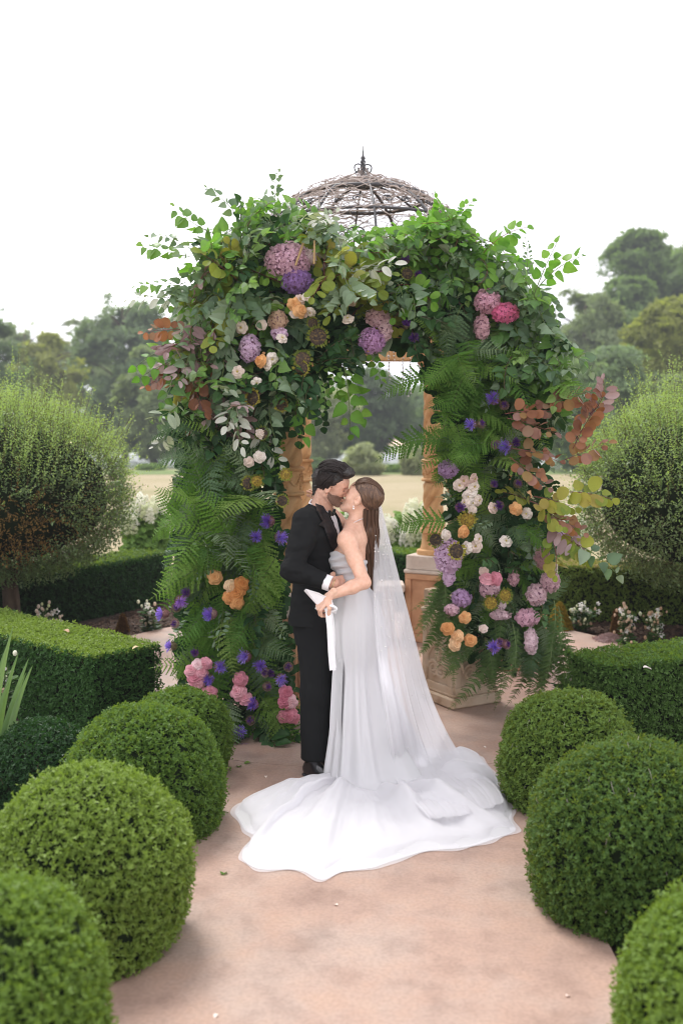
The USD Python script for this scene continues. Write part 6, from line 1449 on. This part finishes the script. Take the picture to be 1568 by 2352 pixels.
def panicle_shrub(label, px, py_top, Y, wpx, hts, seed, n=26):
    g = np.random.default_rng(seed); top = at(px, py_top, Y); t = thing('hydrangea_shrub', label, 'shrub', (top[0], Y, 0), 'white hydrangea shrubs behind the hedges'); W = wpx * Y / FPX / 2; H = top[2]
    q = g.normal(0, 1, (1500, 3)); q /= np.linalg.norm(q, axis=1, keepdims=True); c = np.array([top[0], Y, H * .55])
    pos = c + q * np.array([W, .4, H * .42]) * g.uniform(.5, 1, (1500, 1)) ** .5
    part(t, 'foliage', scatter(leafquad(.62, 1), pos, frames_rand(g, q * .6 + [0, -.3, .5], .45, 1500), g.uniform(.07, .12, 1500)), 'shrub_leaf', kind='stuff')
    part(t, 'stem', cat([tube([(top[0] + g.normal(0, .06), Y, 0), c + g.normal(0, 1, 3) * [W * .5, .15, H * .15]], [.012, .006], 5) for _ in range(9)]), 'stem_brown')
    for i in range(n):
        d = q[i].copy(); d[1] = -abs(d[1]); d[2] = abs(d[2]) * .9; p = c + d * np.array([W, .4, H * .44])
        m = 90; u = g.uniform(0, 1, m); a = g.uniform(0, 6.28, m); r = .062 * (1 - .75 * u) * g.uniform(.8, 1.05, m); ax = frame(d * .6 + [0, 0, 1]); v = np.stack([u * .17, r * np.cos(a), r * np.sin(a)], 1) @ ax.T + p
        nn = np.stack([.3 + 0 * u, np.cos(a), np.sin(a)], 1) @ ax.T
        part(t, 'panicle', scatter(SPRIG, v, frames_rand(g, nn, .4, m), g.uniform(.018, .028, m)), 'cream_panicle')
panicle_shrub('white hydrangea with cone shaped heads over the hedge, right of the veil', 940, 1165, 12.2, 105, .9, 1, 30)
panicle_shrub('pale hydrangea behind the left back hedge, half hidden by fern fronds', 338, 1150, 12.2, 110, .9, 2, 22)
panicle_shrub('cream hydrangea behind the shaggy bush on the left, seen under its crown', 60, 1238, 11.6, 230, .9, 3, 26)
panicle_shrub('pale hydrangea glimpsed behind the red leaved branches on the right', 1285, 1180, 12.2, 110, .9, 4, 18)
panicle_shrub('small white hydrangea between the two kissing heads and the column', 795, 1172, 12.4, 50, .9, 5, 10)
# sword leaved plant on the left
b = gnd(-20, 1830); sw = thing('sword_leaf_plant', 'plant with long grey green sword shaped leaves at the left edge', 'plant', b)
for i, (px, py, bx) in enumerate(((-10, 1450, -30), (12, 1490, -20), (42, 1500, -12), (66, 1512, 0), (60, 1545, -8), (75, 1528, 4), (55, 1660, 10), (30, 1440, -20), (-25, 1400, -35), (22, 1560, -25), (-5, 1520, -30))):
    A = gnd(bx, 1830 + gd.uniform(-8, 8)); Y_ = A[1] - gd.uniform(-.05, .15); E_ = at(px, py, Y_); P = spline([A, A * .45 + E_ * .55 + [-.03, 0, .03], E_], 16); w = .022 * np.sin(np.linspace(.6, PI, 16)) ** .7 + .0008
    n_ = np.array([.75, .1, -.15]); V_ = np.stack([P - n_ * w[:, None], P + np.array([0, -.006, 0]), P + n_ * w[:, None]], 1)
    part(sw, 'blade', gridmesh(V_), 'blade', True)
# small conifer and low plants in the beds
def cone_bush(name, label, px, py_base, h, r, mat, seed, n=2600, cat_='shrub'):
    b = gnd(px, py_base); g = np.random.default_rng(seed); t = thing(name, label, cat_, b); u = g.uniform(0, 1, n) ** 1.3; a = g.uniform(0, 6.28, n); rr = r * (1 - u) ** .7 * g.uniform(.6, 1.05, n)
    p = b + np.stack([rr * np.cos(a), rr * np.sin(a), .02 + h * u], 1)
    part(t, 'foliage', scatter(SPRIG, p, frames_rand(g, np.stack([np.cos(a), np.sin(a), .6 + 0 * a], 1), .4, n), g.uniform(.012, .024, n)), mat, kind='stuff'); part(t, 'stem', tube([b, b + [0, 0, h * .8]], [.012, .004], 6), 'stem_brown')
cone_bush('dwarf_conifer', 'small yellow gold conifer in the bed right of the flower arch', 1284, 1452, .26, .12, 'yellow_conifer', 1)
cone_bush('low_plant', 'brownish seedling by the foot of the left back hedge', 282, 1455, .16, .06, 'cotoneaster_brown', 2, 500, 'plant')
cone_bush('dry_plume', 'dry tan plume standing against the right back hedge', 1412, 1470, .26, .045, 'cotoneaster_brown', 3, 500, 'plant')
cone_bush('low_plant', 'dark purple ground plant in the bark on the right', 1400, 1478, .06, .16, 'leaf_plum', 4, 700, 'plant')
# fallen petals and leaf scraps
def scrap(label, p, s, mat, group=None, name='fallen_petal'):
    g = np.random.default_rng(int(p[0] * 1000) & 255); t = thing(name, label, 'petal' if 'petal' in name else 'leaf', p, group)
    part(t, 'blade', place(leafquad(.8, 1, .25, .3), frame((g.normal(), g.normal(), .05), (0, 0, 1)), p, s), mat)
scrap('single pale petal lying on top of the right front hedge', gnd(1477, 1534, .565), .05, 'lis_cream')
scrap('peach petal lying on the left front hedge', gnd(318, 1486, .565), .04, 'rose_peach')
scrap('tan petal on the far part of the left front hedge', gnd(146, 1448, .565), .05, 'hyd_tan')
for x, y, l in ((522, 1866, 'tiny pale petal on the paving between the third left box ball and the train'), (610, 1783, 'tiny pale petal on the paving between the left flower pillar and the black shoes'), (775, 2080, 'tiny pale petal on the path just in front of the hem of the train'), (498, 2330, 'tiny pale petal on the path at the bottom of the picture, left of centre'), (1300, 2290, 'tiny pale petal on the path beside the bottom right box ball'), (1110, 1715, 'tiny pale petal on the terrace between the right pedestal and the train')):
    scrap(l, gnd(x, y, GZ + .004), .018, 'lis_cream')
for x, y, l in ((549, 1763, 'small green fern scrap on the paving left of the flower pillar foot'), (575, 1752, 'small green fern scrap lying against the foot of the left flower pillar'), (512, 2010, 'small green leaf scrap on the path beside the second left box ball')):
    scrap(l, gnd(x, y, GZ + .004), .04, 'fern', None, 'fallen_leaf')
